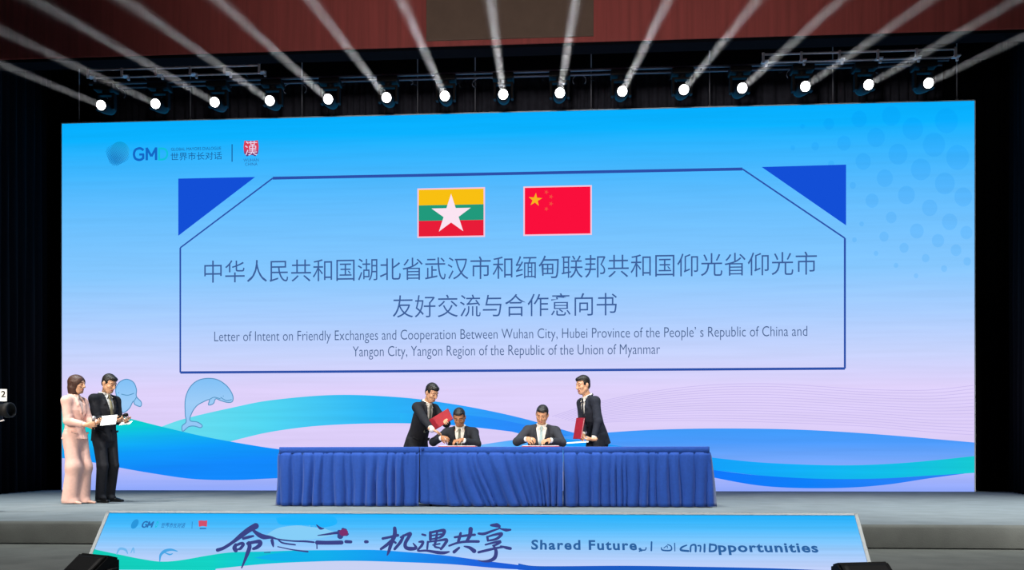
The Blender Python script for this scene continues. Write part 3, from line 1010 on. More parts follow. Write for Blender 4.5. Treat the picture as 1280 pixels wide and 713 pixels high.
def make_lamp():
    """Moving head lamp; its base is at the top where it hangs, lens at the local point (0, 0, 0)."""
    t = thing('moving_head_lamp', '', 'stage lamp')
    axis = BEAM
    pv = -axis * 0.20                          # pivot of the head
    bm = bmesh.new()
    top = DROP - .06
    box(bm, (pv.x - .20, pv.y - .13, top - .11), (pv.x + .20, pv.y + .13, top), .02)
    obj('base', bm, M['black'], t)
    bm = bmesh.new()
    box(bm, (pv.x - .03, pv.y - .03, top), (pv.x + .03, pv.y + .03, DROP - .0255), .006)
    obj('clamp', bm, M['blackmetal'], t)
    bm = bmesh.new()
    tube(bm, [(pv.x, pv.y, top - .10), (pv.x, pv.y, top - .16)], .07, 16)
    box(bm, (pv.x - .19, pv.y - .05, top - .19), (pv.x + .19, pv.y + .05, top - .145), .012)
    for sx in (-1, 1):
        box(bm, (pv.x + sx * .165 - .025, pv.y - .055, pv.z - .06), (pv.x + sx * .165 + .025, pv.y + .055, top - .15), .012)
    obj('yoke', bm, M['black'], t)
    bm = bmesh.new()
    lathe(bm, [(.07, -.40), (.115, -.37), (.125, -.28), (.13, -.16), (.125, -.05), (.112, -.01), (.105, 0.0), (.094, .0), (.09, -.012)], (0, 0, 0), axis, 28)
    obj('head', bm, M['black'], t, True)
    bm = bmesh.new()
    lathe(bm, [(.088, -.011), (.08, -.002), (.05, .004), (.0, .006)], (0, 0, 0), axis, 28)
    obj('lens', bm, M['lens'], t, True)
    return t


def copy_tree(o, parent=None):
    c = o.copy()
    COL.objects.link(c)
    c.parent = parent
    for ch in o.children: copy_tree(ch, c)
    return c


lamp0 = make_lamp()
vol = bpy.data.materials.new('lit_haze')
vol.use_nodes = True
nt = vol.node_tree
nt.nodes.clear()
vo = nt.nodes.new('ShaderNodeOutputMaterial')
vs_ = nt.nodes.new('ShaderNodeVolumeScatter')
vs_.inputs['Color'].default_value = (1, 1, 1, 1)
vs_.inputs['Density'].default_value = 0.02
vs_.inputs['Anisotropy'].default_value = 0.6
nt.links.new(vs_.outputs[0], vo.inputs['Volume'])
BEAM_L, BEAM_R0, BEAM_R1 = 11.0, 0.066, 0.20
bm = bmesh.new()
lathe(bm, [(BEAM_R0, .03), (BEAM_R1, BEAM_L)], (0, 0, 0), BEAM, 24)
beam_me = bpy.data.meshes.new('light_beam')
bmesh.ops.recalc_face_normals(bm, faces=bm.faces)
bm.to_mesh(beam_me); bm.free()
beam_me.materials.append(vol)
POS = []
for i, (px, py) in enumerate(LAMPS):
    c = at(px, py, LAMP_Y)
    c.z = lens_c.z
    POS.append(c)
    o = lamp0 if i == 0 else copy_tree(lamp0)
    o.location = c
    where = ('first from the presenters\' end' if i == 0 else 'last at the end away from the presenters' if i == 14 else ORD[i] + ' from the presenters\' end')
    tag(o, 'glowing black stage lamp hung in the row, ' + where, 'stage lamp', 'row of stage lamps above the screen')
    b = bpy.data.objects.new('light_beam', beam_me)
    COL.objects.link(b)
    b.location = c
    tag(b, 'white light beam in haze from the lamp that is ' + where, 'light beam', 'light beams fanning out above the stage')
    l = bpy.data.lights.new('lamp_light', 'AREA')
    l.shape = 'DISK'
    l.size = 2 * BEAM_R0 * 0.92
    l.energy = 0.75
    l.spread = math.radians(1.3)
    l.color = (0.96, 0.97, 1.0)
    lo_ = bpy.data.objects.new('lamp_light', l)
    COL.objects.link(lo_)
    lo_.location = c + BEAM * 0.02
    lo_.rotation_euler = BEAM.to_track_quat('-Z', 'Y').to_euler()

# the bar that carries the lamps, with its loops of cable
bar_y = LAMP_Y + .20
bar = thing('lamp_bar', 'long dark bar with looped cables carrying the row of lamps', 'lighting bar', (0, bar_y, PIPE_Z))
bx0, bx1 = POS[0].x - .35, POS[-1].x + .45
bm = bmesh.new()
tube(bm, [(bx0, 0, 0), (bx1, 0, 0)], .026, 10)
tube(bm, [(bx0, .26, .04), (bx1, .26, .04)], .022, 10)
obj('pipe', bm, M['steel'], bar, True)
rnd = random.Random(5)
for k in range(26):
    x = bx0 + (bx1 - bx0) * (k + .5) / 26 + rnd.uniform(-.2, .2)
    w = rnd.uniform(.15, .5); d = rnd.uniform(.06, .3)
    bm = bmesh.new()
    tube(bm, [(x + w * math.sin(a) * (1 if d < .18 else .5), -.29 - .02 * math.cos(a) + .58, .045 - d * (1 - math.cos(a)) / 2) for a in [2 * PI * j / 20 - PI for j in range(21)]][3:-3], .007, 6)
    obj('cable', bm, M['steel'] if k % 3 == 0 else M['blackmetal'], bar, True)

for px in RODS:
    x = at(px, 100, bar_y).x
    bm = bmesh.new()
    tube(bm, [(x, 0, 0), (x, 0, CEIL - PIPE_Z)], .012, 8)
    obj('hanger', bm, M['steel'], bar, True)

# silver ladder trusses at both ends
def truss(pxa, pya, pxb, pyb, label):
    a, b = at(pxa, pya, LAMP_Y - .15), at(pxb, pyb, LAMP_Y - .15)
    z = (a.z + b.z) / 2
    t = thing('lighting_truss', label, 'truss', (a.x, LAMP_Y - .15, z), 0, 'silver trusses over the lamps')
    w = b.x - a.x
    bm = bmesh.new()
    tube(bm, [(0, 0, .0), (w, 0, .0)], .020, 10)
    tube(bm, [(0, .1, -.10), (w, .1, -.10)], .018, 10)
    obj('chord', bm, M['alu'], t, True)
    n = max(2, round(w / .72))
    for k in range(n + 1):
        x = w * k / n
        bm = bmesh.new()
        box(bm, (x - .022, -.02, -.16), (x + .022, .012, .03), .005)
        box(bm, (x + .06, .07, -.17), (x + .10, .115, -.07), .005)
        box(bm, (x - .02, -.01, -.125), (x + .10, .11, -.10), .004)
        obj('strut', bm, M['alu'], t)
    bm = bmesh.new()
    for k in range(n):
        x = w * (k + .5) / n
        tube(bm, [(x, .09, -.09), (x, .30, PIPE_Z - z + .02)], .010, 8)
    obj('hanger', bm, M['blackmetal'], t)
    return t


truss(110, 87.5, 324, 82.0, 'silver ladder truss above the lamps nearest the presenters')
truss(954, 69, 1194, 60.5, 'silver ladder truss above the lamps at the end away from the presenters')

for i, px in enumerate(RODS):
    p = at(px, 140, SCREEN_Y + .1)
    bm = bmesh.new()
    tube(bm, [(0, 0, 0), (0, 0, CEIL - SZ1)], .014, 8)
    tube(bm, [(0, 0, 0), (0, 0, .09)], .03, 8)
    o = obj('hanging_cable', bm, M['steel'], None, True)
    o.location = (p.x, SCREEN_Y + .1, SZ1)
    ends = {0: ' first from the presenters\' end', 8: ' last, at the end away from the presenters'}
    tag(o, 'thin grey cable holding the screen up,' + ends.get(i, ' ' + ORD[i] + ' from the presenters\' end'), 'cable', 'cables holding the LED screen')

# ------------------------------------------------------------------ people: smooth solids from distance fields
def V3(*a): return np.array(a, dtype=np.float64)
def nrm(v): return v / (np.linalg.norm(v) + 1e-12)


def rot(axis, deg):
    a = math.radians(deg); c, s = math.cos(a), math.sin(a)
    return np.array({'x': ((1, 0, 0), (0, c, -s), (0, s, c)), 'y': ((c, 0, s), (0, 1, 0), (-s, 0, c)), 'z': ((c, -s, 0), (s, c, 0), (0, 0, 1))}[axis])


class Field:
    """A grid of signed distances that solids are blended into, then skinned by surface nets."""
    def __init__(self, lo, hi, h):
        self.h = h
        self.lo = np.array(lo) - 3 * h
        n = np.ceil((np.array(hi) + 3 * h - self.lo) / h).astype(int) + 1
        self.ax = [self.lo[i] + h * np.arange(n[i]) for i in range(3)]
        self.D = np.full(tuple(n), 0.5, dtype=np.float32)

    def win(self, lo, hi):
        s = []
        for i in range(3):
            a = int(np.clip(np.floor((lo[i] - self.lo[i]) / self.h), 0, self.D.shape[i] - 1))
            b = int(np.clip(np.ceil((hi[i] - self.lo[i]) / self.h) + 1, a + 1, self.D.shape[i]))
            s.append(slice(a, b))
        return tuple(s)

    def pts(self, s):
        return (self.ax[0][s[0]][:, None, None], self.ax[1][s[1]][None, :, None], self.ax[2][s[2]][None, None, :])

    def put(self, s, d, k):
        D = self.D[s]
        if k > 0:
            h = np.maximum(k - np.abs(D - d), 0) / k
            self.D[s] = np.minimum(D, d) - h * h * k * .25
        else:
            self.D[s] = np.minimum(D, d)

    def cap(self, a, b, ra, rb=None, k=0.0):
        rb = ra if rb is None else rb
        a, b = np.asarray(a, float), np.asarray(b, float)
        pad = max(ra, rb) + k + .03
        s = self.win(np.minimum(a, b) - pad, np.maximum(a, b) + pad)
        x, y, z = self.pts(s)
        ba = b - a
        t = np.clip(((x - a[0]) * ba[0] + (y - a[1]) * ba[1] + (z - a[2]) * ba[2]) / max(1e-9, ba @ ba), 0, 1)
        d = np.sqrt((x - a[0] - t * ba[0]) ** 2 + (y - a[1] - t * ba[1]) ** 2 + (z - a[2] - t * ba[2]) ** 2) - (ra + (rb - ra) * t)
        self.put(s, d, k)

    def ell(self, c, r, R=np.eye(3), k=0.0):
        c = np.asarray(c, float)
        pad = max(r) + k + .03
        s = self.win(c - pad, c + pad)
        x, y, z = self.pts(s)
        q = [((x - c[0]) * R[0, i] + (y - c[1]) * R[1, i] + (z - c[2]) * R[2, i]) / r[i] for i in range(3)]
        l = np.sqrt(q[0] ** 2 + q[1] ** 2 + q[2] ** 2)
        g = np.sqrt((q[0] / r[0]) ** 2 + (q[1] / r[1]) ** 2 + (q[2] / r[2]) ** 2) + 1e-6
        self.put(s, l * (l - 1) / g, k)

    def loft(self, secs, R, k=0.0, capz=.03, T=None):
        """Elliptic tube: secs = (centre, rx, ry); R columns are side, depth, up."""
        cs = [np.asarray(c[0], float) for c in secs]
        pad = max(max(c[1], c[2]) for c in secs) + k + .04
        s = self.win(np.min(cs, 0) - pad, np.max(cs, 0) + pad)
        x, y, z = self.pts(s)
        best = None
        for (c0, ax, ay), (c1, bx, by) in zip(secs, secs[1:]):
            c0 = np.asarray(c0, float)
            q = [(x - c0[0]) * R[0, i] + (y - c0[1]) * R[1, i] + (z - c0[2]) * R[2, i] for i in range(3)]
            e = R.T @ (np.asarray(c1, float) - c0)
            t = np.clip(q[2] / e[2], 0, 1)
            rx, ry = ax + (bx - ax) * t, ay + (by - ay) * t
            l = np.sqrt(((q[0] - t * e[0]) / rx) ** 2 + ((q[1] - t * e[1]) / ry) ** 2 + ((q[2] - t * e[2]) / capz) ** 2)
            d = (l - 1) * np.minimum(rx, ry)
            best = d if best is None else np.minimum(best, d)
        self.put(s, best, k)

    def cut(self, fn):
        s = (slice(None),) * 3
        self.D = np.maximum(self.D, fn(*self.pts(s)).astype(np.float32))

    def mesh(self, name):
        D = self.D
        ins = D < 0
        n = np.array(D.shape)
        cnt = np.zeros(tuple(n - 1), np.int8)
        for dx in (0, 1):
            for dy in (0, 1):
                for dz in (0, 1):
                    cnt += ins[dx:n[0] - 1 + dx, dy:n[1] - 1 + dy, dz:n[2] - 1 + dz]
        act = np.argwhere((cnt > 0) & (cnt < 8))
        idx = np.full(tuple(n - 1), -1, np.int32)
        idx[tuple(act.T)] = np.arange(len(act))
        C = [(dx, dy, dz) for dx in (0, 1) for dy in (0, 1) for dz in (0, 1)]
        val = {c: D[act[:, 0] + c[0], act[:, 1] + c[1], act[:, 2] + c[2]].astype(np.float64) for c in C}
        acc = np.zeros((len(act), 3)); num = np.zeros(len(act))
        for c in C:
            for a in range(3):
                if c[a] == 0:
                    d = list(c); d[a] = 1; d = tuple(d)
                    v0, v1 = val[c], val[d]
                    m = (v0 < 0) != (v1 < 0)
                    t = np.where(m, v0 / np.where(m, v0 - v1, 1), 0)
                    p = np.array(c, float)[None, :].repeat(len(act), 0)
                    p[:, a] += t
                    acc[m] += p[m]; num[m] += 1
        co = (act + acc / np.maximum(num, 1)[:, None]) * self.h + self.lo
        quads = []
        for a in range(3):
            b, c = (a + 1) % 3, (a + 2) % 3
            sl0 = [slice(None)] * 3; sl1 = [slice(None)] * 3
            sl0[a] = slice(0, -1); sl1[a] = slice(1, None)
            A, B = ins[tuple(sl0)], ins[tuple(sl1)]
            e = np.argwhere(A != B)
            e = e[(e[:, b] > 0) & (e[:, c] > 0) & (e[:, b] < n[b] - 1) & (e[:, c] < n[c] - 1)]
            flip = A[tuple(e.T)]
            def cell(db, dc):
                q = e.copy(); q[:, b] -= db; q[:, c] -= dc
                return idx[tuple(q.T)]
            q = np.stack([cell(1, 1), cell(0, 1), cell(0, 0), cell(1, 0)], 1)
            q[~flip] = q[~flip][:, ::-1]
            quads.append(q)
        q = np.concatenate(quads)
        q = q[(q >= 0).all(1)]
        me = bpy.data.meshes.new(name)
        me.vertices.add(len(co)); me.vertices.foreach_set('co', co.astype(np.float32).ravel())
        me.loops.add(len(q) * 4); me.loops.foreach_set('vertex_index', q.astype(np.int32).ravel())
        me.polygons.add(len(q)); me.polygons.foreach_set('loop_start', np.arange(0, len(q) * 4, 4, dtype=np.int32))
        me.update(calc_edges=True)
        me.validate()
        me.polygons.foreach_set('use_smooth', [True] * len(me.polygons))
        self.cent = co[q].mean(1)
        return me


def ik(a, b, l1, l2, pole):
    """Middle joint of a two-bone limb from a to b, bent towards pole."""
    d = b - a; L = np.linalg.norm(d)
    if L > (l1 + l2) * .999:
        b = a + d / L * (l1 + l2) * .999; d = b - a; L = np.linalg.norm(d)
    x = (l1 * l1 - l2 * l2 + L * L) / (2 * L)
    h = math.sqrt(max(0, l1 * l1 - x * x))
    u = d / L
    p = np.asarray(pole, float); p = nrm(p - (p @ u) * u)
    return a + u * x + p * h, b


def add_hand(F, w, d, nrml, side, curl, pinch=False):
    """Palm and five fingers; side=+1 when the thumb lies along cross(d, n)."""
    d = nrm(np.asarray(d, float)); nn = np.asarray(nrml, float); nn = nrm(nn - (nn @ d) * d)
    lat = np.cross(d, nn) * side
    R = np.stack([lat, nn, d], 1)
    F.cap(w - d * .03, w + d * .012, .026, .026, .01)
    F.loft([(w + d * .005, .029, .020), (w + d * .045, .040, .018), (w + d * .088, .042, .014)], R, .012, .018)
    for i, (o, L, rr) in enumerate(((.031, .070, .0088), (.0105, .079, .0092), (-.0105, .073, .0088), (-.031, .057, .0078))):
        p = w + d * (.084 - .004 * abs(i - 1)) + lat * o
        ang = math.radians(curl) * .35
        dirv = nrm(d + lat * o * 1.2)
        for seg, f in enumerate((.45, .32, .26)):
            ang_ = ang * (1 + .15 * i if not pinch else 1)
            v = nrm(dirv * math.cos(ang_) + nn * math.sin(ang_))
            q = p + v * L * f
            F.cap(p, q, rr * (1 - .08 * seg), rr * (1 - .08 * (seg + 1)), .004)
            p = q; ang += math.radians(curl) * .75
    p = w + d * .028 + lat * .034
    v = nrm(d * .75 + lat * (.62 if not pinch else .25) + nn * (.25 if not pinch else .6))
    F.cap(w + d * .02 + lat * .018, p, .016, .0125, .01)
    q = p + v * .036
    F.cap(p, q, .012, .0105, .004)
    v2 = nrm(v + nn * .35 + d * .3 - lat * .25)
    F.cap(q, q + v2 * .03, .0105, .009, .004)


def person(label, loc, rotz, look, pose):
    s = look.get('s', 1.0)
    root = thing('person', label, 'person', loc, rotz)
    Rz = rot('z', math.degrees(rotz))
    loc = np.array(loc, float)
    def local(p): return Rz.T @ (np.array(p, float) - loc)
    pel = V3(*pose.get('pelvis', (0, 0, .92 * s)))
    Rt = rot('z', pose.get('twist', 0)) @ rot('y', pose.get('roll', 0)) @ rot('x', pose.get('lean', 0))
    def T(x, y, z): return pel + Rt @ (V3(x, y, z - .92) * s)
    female = look.get('female', False)
    sw = .162 if female else .185
    wx = .9 if female else 1.0
    nb = T(0, .012, 1.475)
    Rh = rot('z', pose['head'][0]) @ rot('x', pose['head'][1]) @ rot('y', pose['head'][2])
    hc = nb + s * (Rt @ V3(0, -.004, .06)) + Rh @ (V3(0, -.022, .115) * s)
    hs = s * look.get('hs', 1.0)
    def Hd(x, y, z): return hc + Rh @ (V3(x, y, z) * hs)
    arms = {}
    for side, key in ((1, 'L'), (-1, 'R')):
        a = pose[key]
        sh = T(side * sw, .006, 1.408)
        w = local(a['w']) if a.get('world', True) else V3(*a['w'])
        el, w = ik(sh, w, .285 * s, .25 * s, a.get('pole', (side * .6, .5, -.8)))
        arms[key] = (sh, el, w, a, side)
    legs = {}
    for side, key in ((1, 'lL'), (-1, 'lR')):
        hip = T(side * .09, 0, .92)
        an = V3(*pose[key])
        lg = (.43 * s, .42 * s) if 'kpole' in pose else (np.linalg.norm(hip - an) * .506,) * 2
        kn, an = ik(hip, an, lg[0], lg[1], pose.get('kpole', (side * .08, -1, .05)))
        legs[key] = (hip, kn, an, side)
    # ---- body: one continuous skin
    allp = [Hd(0, 0, .16), Hd(.1, 0, 0), Hd(-.1, 0, 0), Hd(0, -.14, 0), Hd(0, .12, 0)]
    for sh, el, w, a, _ in arms.values(): allp += [sh, el, w, w + nrm(np.array(a['d'], float)) * .2]
    for h_, k_, a_, _ in legs.values(): allp += [h_, k_, a_, a_ + V3(0, -.18, -.08)]
    lo, hi = np.min(allp, 0) - .1, np.max(allp, 0) + .1
    F = Field(lo, hi, .0062)
    tors = [(T(0, .01, .92), .15 * wx, .10), (T(0, .005, 1.08), .13 * wx, .09), (T(0, 0, 1.28), .155 * wx, .098), (T(0, .005, 1.40), .135 * wx, .08), (T(0, .01, 1.46), .07, .06)]
    F.loft(tors, Rt, .03, .05)
    nr = (.046 if female else .054) * s
    F.cap(nb - Rt @ V3(0, 0, .05), hc + Rh @ V3(0, .012, -.05), nr, nr * .97, .02)
    for sh, el, w, a, side in arms.values():
        F.cap(T(side * .06, .01, 1.42), sh, .05, .05, .03)
        F.cap(sh, el, .046 * s, .036 * s, .02)
        F.cap(el, w, .036 * s, .024 * s, .01)
        add_hand(F, w, a['d'], a['n'], a.get('th', 1), a.get('curl', 35), a.get('pinch', False))
    for h_, k_, a_, side in legs.values():
        F.cap(h_, k_, .074 * s, .05 * s, .03)
        F.cap(k_, a_, .05 * s, .034 * s, .02)
        F.cap(a_, a_ + V3(side * .01, -.12, -.062), .028, .016, .02)
    # head and face
    k = .018
    F.ell(Hd(0, .012, .035), np.array((.074, .092, .080)) * hs, Rh, .01)
    F.ell(Hd(0, -.020, -.035), np.array((.059, .068, .076)) * hs, Rh, .03)
    F.ell(Hd(0, -.052, -.090), np.array((.034, .032, .024)) * hs, Rh, .03)
    for sx in (1, -1):
        F.cap(Hd(sx * .054, .005, -.05), Hd(sx * .025, -.055, -.092), .02 * hs, .016 * hs, .025)   # jaw
        F.ell(Hd(sx * .040, -.058, -.022), np.array((.022, .020, .020)) * hs, Rh, .02)             # cheek
        F.cap(Hd(sx * .014, -.080, .030), Hd(sx * .046, -.066, .028), .010 * hs, .008 * hs, .012)    # brow
        F.ell(Hd(sx * .077, .012, -.008), np.array((.010, .020, .032)) * hs, Rh @ rot('z', -18 * sx), .008)   # ear
        F.ell(Hd(sx * .011, -.098, -.028), np.array((.009, .010, .008)) * hs, Rh, .006)             # nostril wings
    F.cap(Hd(0, -.084, .018), Hd(0, -.106, -.022), .0085 * hs, .0125 * hs, .010)                   # nose
    F.ell(Hd(0, -.084, -.058), np.array((.024, .012, .006)) * hs, Rh, .006)
    F.ell(Hd(0, -.082, -.068), np.array((.021, .012, .007)) * hs, Rh, .006)
    for sx in (1, -1):                                                                             # eye hollows
        c = Hd(sx * .031, -.098, .006)
        s_ = F.win(c - .03, c + .03)
        x, y, z = F.pts(s_)
        d = np.sqrt((x - c[0]) ** 2 + (y - c[1]) ** 2 + (z - c[2]) ** 2) - .019 * hs
        F.D[s_] = np.maximum(F.D[s_], -d)
        F.ell(Hd(sx * .031, -.072, .006), np.array((.0135, .0125, .0115)) * hs, Rh, .003)
    me = F.mesh('body')
    q = ((F.cent - hc) @ Rh) / hs
    mi = np.zeros(len(q), np.int32)
    ax = np.abs(q[:, 0])
    fr = (q[:, 1] < -.05) & ((q ** 2).sum(1) < .025)
    mi[fr & (np.abs(ax - .031) < .0105) & (np.abs(q[:, 2] - .005) < .0038)] = 1
    mi[fr & (ax > .013) & (ax < .050) & (np.abs(q[:, 2] - .033 + .004 * np.abs(ax - .03) / .02) < .0038)] = 2
    mi[fr & (ax < .024) & (np.abs(q[:, 2] + .063) < .008) & (q[:, 1] < -.078)] = 3
    o = link_mesh('body', me, [look['skin'], M['eye'], look['hair'], M['lip']], root)
    me.polygons.foreach_set('material_index', mi[:len(me.polygons)])
    # ---- hair
    F = Field(hc - .2, hc + .2, .005)
    if female:
        F.ell(Hd(0, .016, .030), np.array((.094, .108, .096)) * hs, Rh, .01)
        F.loft([(Hd(0, .030, -.125), .078, .070), (Hd(0, .028, -.06), .095, .088), (Hd(0, .02, .03), .092, .100)], Rh, .02, .02)
        def face(x, y, z):
            a = [(x - hc[0]) * Rh[0, i] + (y - hc[1]) * Rh[1, i] + (z - hc[2]) * Rh[2, i] for i in range(3)]
            d1 = (np.sqrt((a[0] / .066) ** 2 + ((a[1] + .085) / .085) ** 2 + ((a[2] + .035) / .108) ** 2) - 1) * .066
            return -d1
        F.cut(face)
    else:
        vol_ = look.get('hairvol', 1.0)
        F.ell(Hd(0, .016, .040), np.array((.080, .098, .088)) * hs * np.array((1, 1, vol_)), Rh, .01)
        F.ell(Hd(0, -.045, .088), np.array((.055, .042, .026 * vol_)) * hs, Rh, .02)
        F.ell(Hd(0, .055, -.015), np.array((.060, .046, .060)) * hs, Rh, .02)
        for sx in (1, -1): F.cap(Hd(sx * .069, .004, .03), Hd(sx * .069, .004, -.010), .009, .006, .012)
        hl = look.get('hairline', .066)
        def face(x, y, z):
            a = [((x - hc[0]) * Rh[0, i] + (y - hc[1]) * Rh[1, i] + (z - hc[2]) * Rh[2, i]) / hs for i in range(3)]
            f1 = np.maximum(np.maximum(a[1] + .030, a[2] - hl + .18 * a[0] * a[0] * 10), -a[1] - .3)       # in front, below the hairline
            f2 = np.maximum(a[2] + .012, -.012 - a[1] - .0)                                            # below the ears at the front
            f3 = np.maximum(a[2] + .020, a[1] - .030)
            return -np.minimum(f1, f3)
        F.cut(face)
    link_mesh('hair', F.mesh('hair'), look['hair'], root)
    # ---- jacket
    B = look.get('bulk', 1.0) * wx
    hem = look.get('hem', .80)
    jac = [(T(0, .008, hem), .182 * B, .128), (T(0, .008, .95), .174 * B, .124), (T(0, .004, 1.08), (.150 if female else .166) * B, .113),
           (T(0, -.004, 1.28), .186 * B, .124), (T(0, .004, 1.39), .168 * B, .106), (T(0, .012, 1.455), .095, .078)]
    if female: jac[0] = (T(0, .008, hem), .214 * B, .146)
    shr = [(c, a - .009, b - .011) for c, a, b in jac]
    shr.append((T(0, .012, 1.488), .066, .063))
    shr[0] = (T(0, .008, hem + .12), shr[0][1] - .02, shr[0][2] - .02)
    F = Field(lo - .03, np.maximum(hi, T(0, 0, 1.6)) + .03, .0075)
    F.loft([(c, a * s, b * s) for c, a, b in jac], Rt, .02, .018)
    for sh, el, w, a, side in arms.values():
        F.cap(T(side * .065, .012, 1.448), T(side * (sw - .002), .008, 1.405), .052 * s, .062 * s, .05)
        F.cap(sh, el, .064 * s, .055 * s, .035)
        e = w + nrm(el - w) * .045
        F.cap(el, e, .055 * s, .041 * s, .02)
        u = nrm(w - el)
        F.cut(lambda x, y, z, e=e, u=u: np.where((x - e[0]) ** 2 + (y - e[1]) ** 2 + (z - e[2]) ** 2 < .0064, ((x - e[0]) * u[0] + (y - e[1]) * u[1] + (z - e[2]) * u[2]), -1.0))
        for f_ in (.25, .6):                                       # creases round the bend of the elbow
            m_ = el + (sh - el) * f_ * .35
            F.cap(m_ + Rt @ V3(side * .02, -.04, 0), m_ + Rt @ V3(side * -.02, -.045, .02), .016, .012, .02)
    top_w, btn = (.050, 1.20) if female else (.074, look.get('btn', 1.10))
    def cy(z, extra=0.0):                                          # chest front in torso space
        zs = [hem, .95, 1.08, 1.28, 1.39, 1.455]
        yf = [.008 - .128, .008 - .124, .004 - .113, -.004 - .124, .004 - .106, .012 - .078]
        return float(np.interp(z, zs, yf)) + extra
    for sx in (1, -1):
        P = [(sx * (top_w * 1.0 + .004), cy(1.455, .015), 1.462), (sx * (top_w * .92 + .012), cy(1.38, .006), 1.37), (sx * (top_w * .5 + .014), cy(1.26, .004), 1.25), (sx * .008, cy(btn, .008), btn)]
        for p, q_ in zip(P, P[1:]): F.cap(T(*p), T(*q_), .013 * s, .013 * s, .012)
        F.cap(T(sx * (top_w + .022), cy(1.36, .012), 1.345), T(sx * (top_w + .006), cy(1.42, .014), 1.43), .013 * s, .014 * s, .015)
        F.cap(T(sx * (top_w - .004), -.02, 1.475), T(sx * .03, .075, 1.492), .017, .016, .015)
        F.cap(T(sx * .11, cy(.97, .006), .97), T(sx * .16, cy(.97, .045), .985), .012, .012, .012)       # pocket flap
    F.cap(T(.03, .075, 1.492), T(-.03, .075, 1.492), .016, .016, .015)
    RtT = Rt.T
    def vee(x, y, z):
        a = [((x - pel[0]) * Rt[0, i] + (y - pel[1]) * Rt[1, i] + (z - pel[2]) * Rt[2, i]) / s for i in range(3)]
        zz = a[2] + .92
        w_ = np.clip((zz - btn) / (1.46 - btn), 0, 1.25) * top_w
        v = np.maximum(np.maximum(np.abs(a[0]) - w_, a[1] + .028), btn + .002 - zz)
        neck = np.maximum(np.sqrt(a[0] ** 2 + (a[1] - .012) ** 2) - .064, 1.462 - zz)
        slit = np.maximum(np.maximum(np.abs(a[0]) - .004, a[1] + .105), np.maximum(zz - btn, hem - .1 - zz))
        return -np.minimum(np.minimum(v, neck), slit)
    F.cut(vee)
    jo = link_mesh('jacket', F.mesh('jacket'), look['suit'], root)
    bm = bmesh.new()
    for zz in ((1.19, 1.11, 1.03) if female else (btn - .015, btn - .11)):
        c = T(.012 if not female else 0, cy(zz, -.004), zz)
        lathe(bm, [(.0, -.003), (.011, -.002), (.011, .004), (.0, .006)], c, Rt @ V3(0, -1, 0), 10)
    obj('button', bm, look.get('button', M['black']), jo)
    # ---- shirt with collar and cuffs
    F = Field(lo - .03, np.maximum(hi, T(0, 0, 1.6)) + .03, .007)
    F.loft([(c, a * s, b * s) for c, a, b in shr], Rt, .01, .02)
    ring = [T(.063 * math.sin(t_), .012 - .062 * math.cos(t_), 1.478 + .018 * (1 - math.cos(t_)) / 2 + .006) for t_ in [2 * PI * j / 14 for j in range(15)]]
    for p, q_ in zip(ring, ring[1:]): F.cap(p, q_, .0135 * s, .0135 * s, .006)
    for sx in (1, -1): F.cap(T(sx * .014, -.052, 1.482), T(sx * .044, -.078, 1.438), .012, .008, .008)
    for sh, el, w, a, side in arms.values():
        u = nrm(el - w)
        F.cap(w + u * .075, w + u * (.034 if not a.get('bigcuff') else .0), .033 * s, (.035 if not a.get('bigcuff') else .042) * s, .004)
    link_mesh('shirt', F.mesh('shirt'), look.get('shirt', M['shirt']), root)
    # ---- tie
    if look.get('tie'):
        F = Field(T(0, -.2, 1.0) - .35, T(0, 0, 1.5) + .2, .006)
        F.loft([(T(0, cy(1.435, -.004), 1.43), .014, .012), (T(0, -.066, 1.470), .021, .014)], Rt, .0, .012)
        zs = (btn - .02, 1.16, 1.22, 1.30, 1.37, 1.43)
        F.loft([(T(0, cy(z, .005), z), .012 + .026 * (1.46 - z) / .3, .0075) for z in zs], Rt, .004, .01)
        link_mesh('tie', F.mesh('tie'), look['tie'], root)
    # ---- trousers
    F = Field(lo - .05, np.minimum(hi, np.array((9, 9, pel[2] + .3))) + .05, .0085)
    F.loft([(T(0, .004, .77), .140 * B, .095), (T(0, .006, .84), .158 * B, .112), (T(0, .006, .94), .162 * B, .112), (T(0, .006, 1.03), .145 * B, .10)], Rt, .02, .03)
    for h_, k_, a_, side in legs.values():
        if female:
            F.cap(h_, k_, .094, .092, .06)
            F.cap(k_, a_ + V3(side * .004, -.015, -.04), .092, .106, .06)
            F.cap(a_ + V3(0, -.02, -.05), a_ + V3(side * .012, -.075, -.072), .088, .07, .03)
        else:
            F.cap(h_, k_, .092 * s, .072 * s, .035)
            F.cap(k_, a_ + V3(0, -.008, -.01), .072 * s, .062 * s, .02)
            F.cap(a_ + V3(0, -.03, -.02), a_ + V3(0, -.075, -.030), .052, .04, .03)
            F.cap(h_ + V3(0, -.06, -.1), k_ + V3(0, -.062, 0), .020, .016, .03)     # pressed crease
            F.cap(k_ + V3(0, -.06, 0), a_ + V3(0, -.05, .04), .016, .014, .03)
    zf = (.012 if female else .035)
    F.cut(lambda x, y, z: zf - z + 0 * x + 0 * y)
    link_mesh('trousers', F.mesh('trousers'), look.get('trousers', look['suit']), root)
